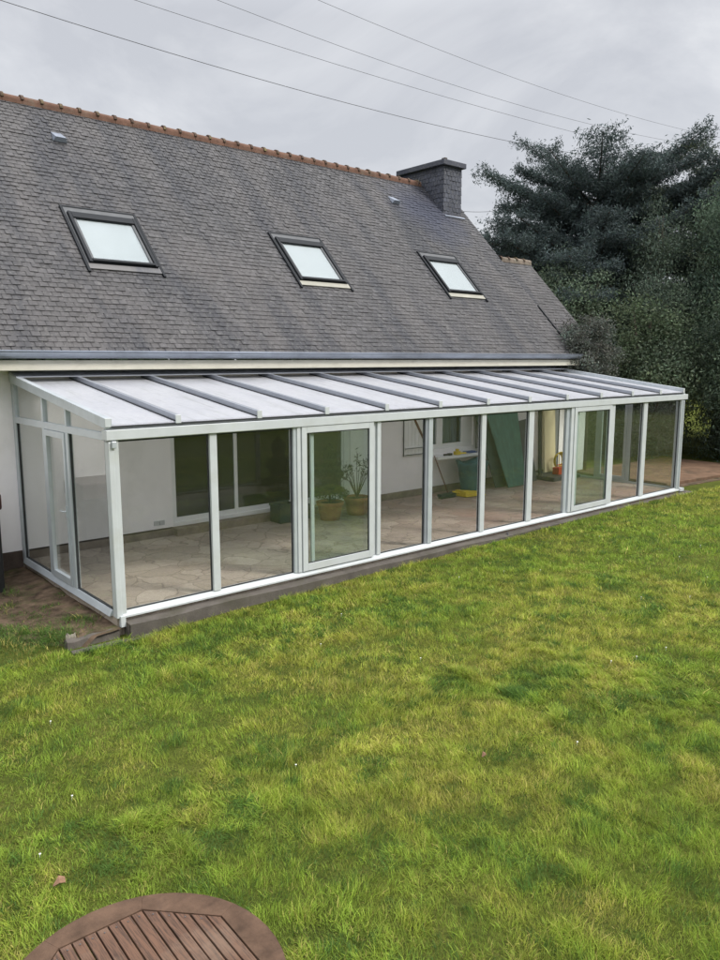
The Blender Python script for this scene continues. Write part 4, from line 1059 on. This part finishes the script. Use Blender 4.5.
# teal rubbish sack, bulging, open top
def sack():
    q = MB(); n = 26; prof = [(.0,0),(.24,0),(.28,.06),(.30,.25),(.33,.45),(.37,.60),(.385,.68),(.36,.70),(.33,.64),(.25,.60),(0,.60)]
    vs = []; fs = []
    for (r_, z) in prof:
        for k in range(n):
            t = 2*math.pi*k/n; w = 1+.07*math.sin(k*2.1+z*9)+.04*math.sin(k*3.7+z*21)
            vs.append((9.42+1.08*r_*w*math.cos(t)*1.0, 2.84+r_*w*.72*math.sin(t), .022+z+(.04*math.sin(t*3) if z > .6 else 0)))
    for i in range(len(prof)-1):
        for k in range(n): fs.append((i*n+k, i*n+(k+1)%n, (i+1)*n+(k+1)%n, (i+1)*n+k))
    q.add(vs, fs, True); o = q.build('garden_sack', 'teal_bag', None, loc=(9.46, 2.84, .02)); tag(o, 'bulging teal garden sack standing on the paving under the window sill', 'sack')
sack()
# yellow dustpan shovel and dark brush in front of the wall
q = MB(); q.add([(8.72,2.42,.03),(9.12,2.36,.03),(9.12,2.66,.03),(8.70,2.66,.03),(8.70,2.40,.13),(9.00,2.34,.04),(9.02,2.70,.10),(8.68,2.70,.16)], [(0,1,2,3),(0,4,5,1),(0,3,7,4),(3,2,6,7)])
q.tube([(8.72,2.56,.10),(8.5,2.6,.16)], .018, 8); q.hexa([(8.7,2.38,.04),(9.3,2.33,.03),(9.3,2.62,.03),(8.7,2.68,.05),(8.7,2.4,.15),(9.28,2.36,.05),(9.28,2.6,.09),(8.7,2.66,.17)])
o = q.build('dustpan', 'yellow', None, .008, loc=(8.9, 2.5, .02)); tag(o, 'yellow shovel-shaped dustpan lying on the paving in front of the teal sack', 'dustpan')
br = empty('broom', (8.45, 2.68, .02), 'dark broom leaning on the window sill, its head on the paving', 'broom')
q = MB(); q.tube([(8.50, 2.72, .10), (8.33, 2.98, .90)], .013, 8); q.build('handle', 'brown_wood', br)
q = MB(); q.box(8.18, 8.66, 2.62, 2.74, .07, .12); q.build('head', 'green_plastic', br, .01)
q = MB()
for k in range(46):
    x = 8.2+.44*(k/45); 
    for yy in (2.64, 2.68, 2.72): q.tube([(x,yy,.07),(x+random.uniform(-.02,.02),yy+random.uniform(-.02,.02),.024)], .006, 4)
q.build('bristles', 'green_plastic', br)
# odds and ends on the sill
q = MB(); q.tube([(8.75,3.1,.875),(8.9,3.08,.875)], .022, 8); q.box(8.88,8.98,3.05,3.12,.852,.90)
o = q.build('hand_tool', 'black', None, .004, loc=(8.85,3.1,.85)); tag(o, 'small black hand tool at the left on the white window sill', 'tool', 'tools on the window sill')
q = MB(); q.box(9.08,9.22,3.02,3.12,.852,.93); q.tube([(9.22,3.07,.88),(9.42,3.05,.87)], .02, 8); q.box(9.12,9.18,3.04,3.1,.93,.98)
o = q.build('power_drill', 'yellow', None, .006, loc=(9.2,3.07,.85)); tag(o, 'yellow and black power drill on the white window sill', 'power drill', 'tools on the window sill')
q = MB(); q.box(9.48,9.78,3.08,3.2,.852,.89); q.tube([(9.5,3.05,.868),(9.8,3.05,.868)], .014, 8)
o = q.build('tool_case', 'blue', None, .006, loc=(9.6,3.1,.85)); tag(o, 'flat blue tool case on the white window sill', 'tool case', 'tools on the window sill')
# tall green boards leaning in a fan
def leaning(name, pts_bottom, pts_top, th, mat, lab, cat, grp=None, ribs=0):
    q = MB(); b0, b1 = [Vector(p) for p in pts_bottom]; t0, t1 = [Vector(p) for p in pts_top]
    nrm = (b1-b0).cross(t0-b0).normalized()*th
    q.add([b0,b1,t1,t0,b0+nrm,b1+nrm,t1+nrm,t0+nrm], [(0,1,2,3),(7,6,5,4),(0,4,5,1),(1,5,6,2),(2,6,7,3),(3,7,4,0)])
    for k in range(ribs):
        u = (k+.5)/ribs; a = b0.lerp(b1,u)-nrm.normalized()*.006; c = t0.lerp(t1,u)-nrm.normalized()*.006
        q.bar(a, c, .035, .01, nrm)
    o = q.build(name, mat, None, .004, loc=tuple(b0)); tag(o, lab, cat, grp); return o
leaning('green_board', ((10.40,2.62,.03),(11.06,2.62,.03)), ((10.02,3.20,2.16),(11.28,3.20,2.16)), .02, 'green_board', 'tall green ribbed board leaning on the house wall, nearest of the green ones', 'board', 'boards leaning on the wall', 7)
leaning('green_board', ((10.16,2.80,.03),(10.62,2.80,.03)), ((9.72,3.24,2.10),(10.4,3.24,2.10)), .03, 'green_plastic', 'darker green narrow board leaning behind the ribbed green board', 'board', 'boards leaning on the wall')
leaning('grey_board', ((11.22,2.80,.03),(11.72,2.80,.03)), ((11.35,3.22,1.45),(11.80,3.22,1.5)), .02, 'dark_board', 'short blue-grey board leaning to the right of the green boards', 'board', 'boards leaning on the wall')
leaning('dark_panel', ((11.98,2.95,.13),(12.06,2.93,.13)), ((12.00,3.05,2.02),(12.08,3.03,2.02)), .05, 'black', 'tall narrow black panel on edge beside the cream panel', 'board', 'boards leaning on the wall')
leaning('cream_panel', ((12.40,3.10,.13),(12.88,3.12,.13)), ((12.42,3.22,2.10),(12.90,3.24,2.10)), .05, 'cream', 'tall cream insulation panel standing on the low dark step', 'panel', 'boards leaning on the wall')
q = MB(); q.box(11.92, 13.05, 2.45, 3.31, .021, .12); o = q.build('low_step', 'dark_board', None, .01, loc=(12.5, 2.9, .02)); tag(o, 'low dark platform on the floor in the far right corner of the veranda', 'step')
q = MB()
for k in range(5):
    q.tube([(12.80+(.17+.012*k)*math.cos(t*math.pi/12), 2.96-.02*k, .42+(.17+.012*k)*math.sin(t*math.pi/12)) for t in range(25)], .011, 6)
q.tube([(12.80,2.92,.13),(12.80,2.92,.60)], .012, 6)
o = q.build('hose_coil', 'yellow', None, loc=(12.80,2.92,.12)); tag(o, 'yellow hose coil standing on the dark step by the cream panel', 'hose')
q = MB(); q.box(12.42,12.78,2.66,2.84,.121,.29); q.tube([(12.48,2.75,.29),(12.48,2.75,.35),(12.70,2.75,.35),(12.70,2.75,.29)], .014, 6)
o = q.build('toolbox', 'red', None, .012, loc=(12.6,2.75,.12)); tag(o, 'orange-red toolbox with handle on the dark step', 'toolbox')

# left edge: dark storage box by the white wall
bx = empty('storage_box', (-0.85, 2.7, -0.2), 'dark storage cabinet with maroon lid against the white wall at the left photo edge', 'cabinet')
q = MB(); q.box(-1.25, -0.56, 2.35, 3.05, -.2, .98); q.build('body', 'black', bx, .02)
q = MB(); q.box(-1.28, -0.53, 2.32, 3.08, .981, 1.20); q.build('lid', 'maroon', bx, .03)

# overhead cables, parallel to the street behind the house
def wire(y, za, zb, xa, xb, sag, r_, lab, grp='overhead cables'):
    q = MB(); pts = []
    for k in range(41):
        t = k/40; pts.append((xa+(xb-xa)*t, y, za+(zb-za)*t-sag*4*t*(1-t)))
    q.tube(pts, r_, 5); o = q.build('overhead_cable', 'cable', None, loc=tuple(pts[0])); tag(o, lab, 'cable', grp)
WIRES = []
for (y, zm, xm, c, xa, xb, rd, lab) in (
    (10.0, 10.31, 9.0, .0026, -22, 34, .008, 'lowest and darkest overhead cable, passing just above the house ridge'),
    (10.6, 11.55, 8.0, .0013, -22, 38, .006, 'second overhead cable up from the ridge'),
    (11.2, 12.38, 15.0, .0026, -22, 42, .006, 'third overhead cable up from the ridge'),
    (11.8, 13.68, 19.0, .0023, -22, 46, .006, 'highest and faintest overhead cable, entering at the middle of the top photo edge'),
    (12.0, 8.42, 18.0, .03, 15.5, 24.5, .008, 'thin short cable between the chimney foot and the cedar')):
    q = MB(); pts = [(xa+(xb-xa)*k/48, y, zm+c*(xa+(xb-xa)*k/48-xm)**2) for k in range(49)]
    q.tube(pts, rd, 5); tag(q.build('overhead_cable', 'cable', None, loc=pts[0]), lab, 'cable', 'overhead cables')

# small things on the lawn
def dead_leaf(x, y, s, lab):
    z = float(gz(x, y))+.055; q = MB(); n = 8; vs = [(x, y, z+.008)]
    for k in range(n):
        t = 2*math.pi*k/n; rr_ = s*(1 if k % 2 else .7)*(1.5 if k in (0, 4) else .8); vs.append((x+rr_*cos(t+.5), y+rr_*sin(t+.5), z+.015*sin(t*2)))
    vs2 = [(a, b_, c-.003) for a, b_, c in vs]
    fs = [(0, k+1, (k+1) % n+1) for k in range(n)]; m = len(vs)
    q.add(vs+vs2, fs+[(m, m+(k+1) % n+1, m+k+1) for k in range(n)]+[(k+1, m+k+1, m+(k+1) % n+1, (k+1) % n+1) for k in range(n)])
    tag(q.build('fallen_leaf', 'dead_leaf', None, loc=(x, y, z)), lab, 'leaf', 'fallen leaves on the lawn')
dead_leaf(-2.04, -3.87, .045, 'brown fallen leaf on the lawn near the left photo edge, above the table')
dead_leaf(1.0, -4.6, .03, 'tiny brown fallen leaf in the middle of the foreground lawn')
for k in range(22):
    x, y = random.uniform(-3, 9), random.uniform(-5.5, -.6); z = float(gz(x, y))
    q = MB(); hh = random.uniform(.03, .05); q.tube([(x,y,z),(x+.005,y,z+hh)], .0012, 4)
    q.lathe((x+.005, y, z+hh), [(0,0.002),(.008,.004),(.008,.006),(0,.007)], 8)
    tag(q.build('daisy', 'daisy', None, loc=(x, y, z)), 'tiny white daisy head scattered in the lawn', 'daisy', 'daisies in the lawn')
q = MB(); q.tube([(6.95,-.10,-.02),(6.9,-.16,-.04),(6.82,-.22,-.10),(6.85,-.30,-.13),(7.0,-.33,-.135),(7.12,-.30,-.13)], .012, 6)
tag(q.build('hose_end', 'cable', None, loc=(6.9,-.2,-.1)), 'short black hose end curling over the concrete edge onto the grass', 'hose')

# ------------------------------------------------------------------ sky and sun
SUN_EL, SUN_AZ = 42, 150     # azimuth clockwise from +Y
w = bpy.data.worlds.new('World'); scene.world = w; w.use_nodes = True
nt = w.node_tree; nt.nodes.clear()
wo = nt.nodes.new('ShaderNodeOutputWorld'); bg = nt.nodes.new('ShaderNodeBackground'); bg.inputs[1].default_value = 0.1
sk = nt.nodes.new('ShaderNodeTexSky'); sk.sky_type = 'NISHITA'; sk.sun_disc = False; sk.sun_elevation = R(SUN_EL); sk.sun_rotation = R(SUN_AZ)
tc_ = nt.nodes.new('ShaderNodeTexCoord'); mp = nt.nodes.new('ShaderNodeMapping'); mp.inputs['Scale'].default_value = (1, 1, 2.0); mp.inputs['Location'].default_value = (0.35, 0.1, 0.2)
nt.links.new(tc_.outputs['Generated'], mp.inputs[0])
cl = noise(nt, mp.outputs[0], 2.2, 7, 0.58, 0.5)
cloud = ramp(nt, cl, [(0.38, (3.3, 3.38, 3.6)), (0.47, (3.85, 3.92, 4.1)), (0.55, (4.6, 4.65, 4.75)), (0.66, (6.0, 6.0, 5.95))])
sp = nt.nodes.new('ShaderNodeSeparateXYZ'); nt.links.new(tc_.outputs['Generated'], sp.inputs[0])
zf = mth(nt, 'ADD', mth(nt, 'MULTIPLY', mth(nt, 'MAXIMUM', mth(nt, 'SUBTRACT', sp.outputs[2], 0.38), 0.0), 4.4), 1.0)     # overcast sky: brighter overhead
sc = nt.nodes.new('ShaderNodeVectorMath'); sc.operation = 'SCALE'
nt.links.new(cloud, sc.inputs[0]); nt.links.new(zf, sc.inputs['Scale'])
cm = mixc(nt, 0.93, sk.outputs[0], sc.outputs[0])
nt.links.new(cm, bg.inputs[0]); nt.links.new(bg.outputs[0], wo.inputs[0])
sd = bpy.data.lights.new('sun', 'SUN'); sd.energy = 1.5; sd.angle = R(14); sd.color = (1.0, 0.96, 0.89)
so = bpy.data.objects.new('sun', sd); col.objects.link(so)
dirv = Vector((math.sin(R(SUN_AZ))*math.cos(R(SUN_EL)), math.cos(R(SUN_AZ))*math.cos(R(SUN_EL)), math.sin(R(SUN_EL))))
so.rotation_euler = dirv.to_track_quat('Z', 'Y').to_euler(); so.location = (0, -10, 20)

scene.render.engine = 'CYCLES'
scene.cycles.transparent_max_bounces = 24; scene.cycles.max_bounces = 8; scene.cycles.diffuse_bounces = 4
scene.view_settings.view_transform = 'Standard'; scene.view_settings.look = 'None'; scene.view_settings.gamma = 1; scene.view_settings.exposure = 0.9
scene.view_settings.use_curve_mapping = False
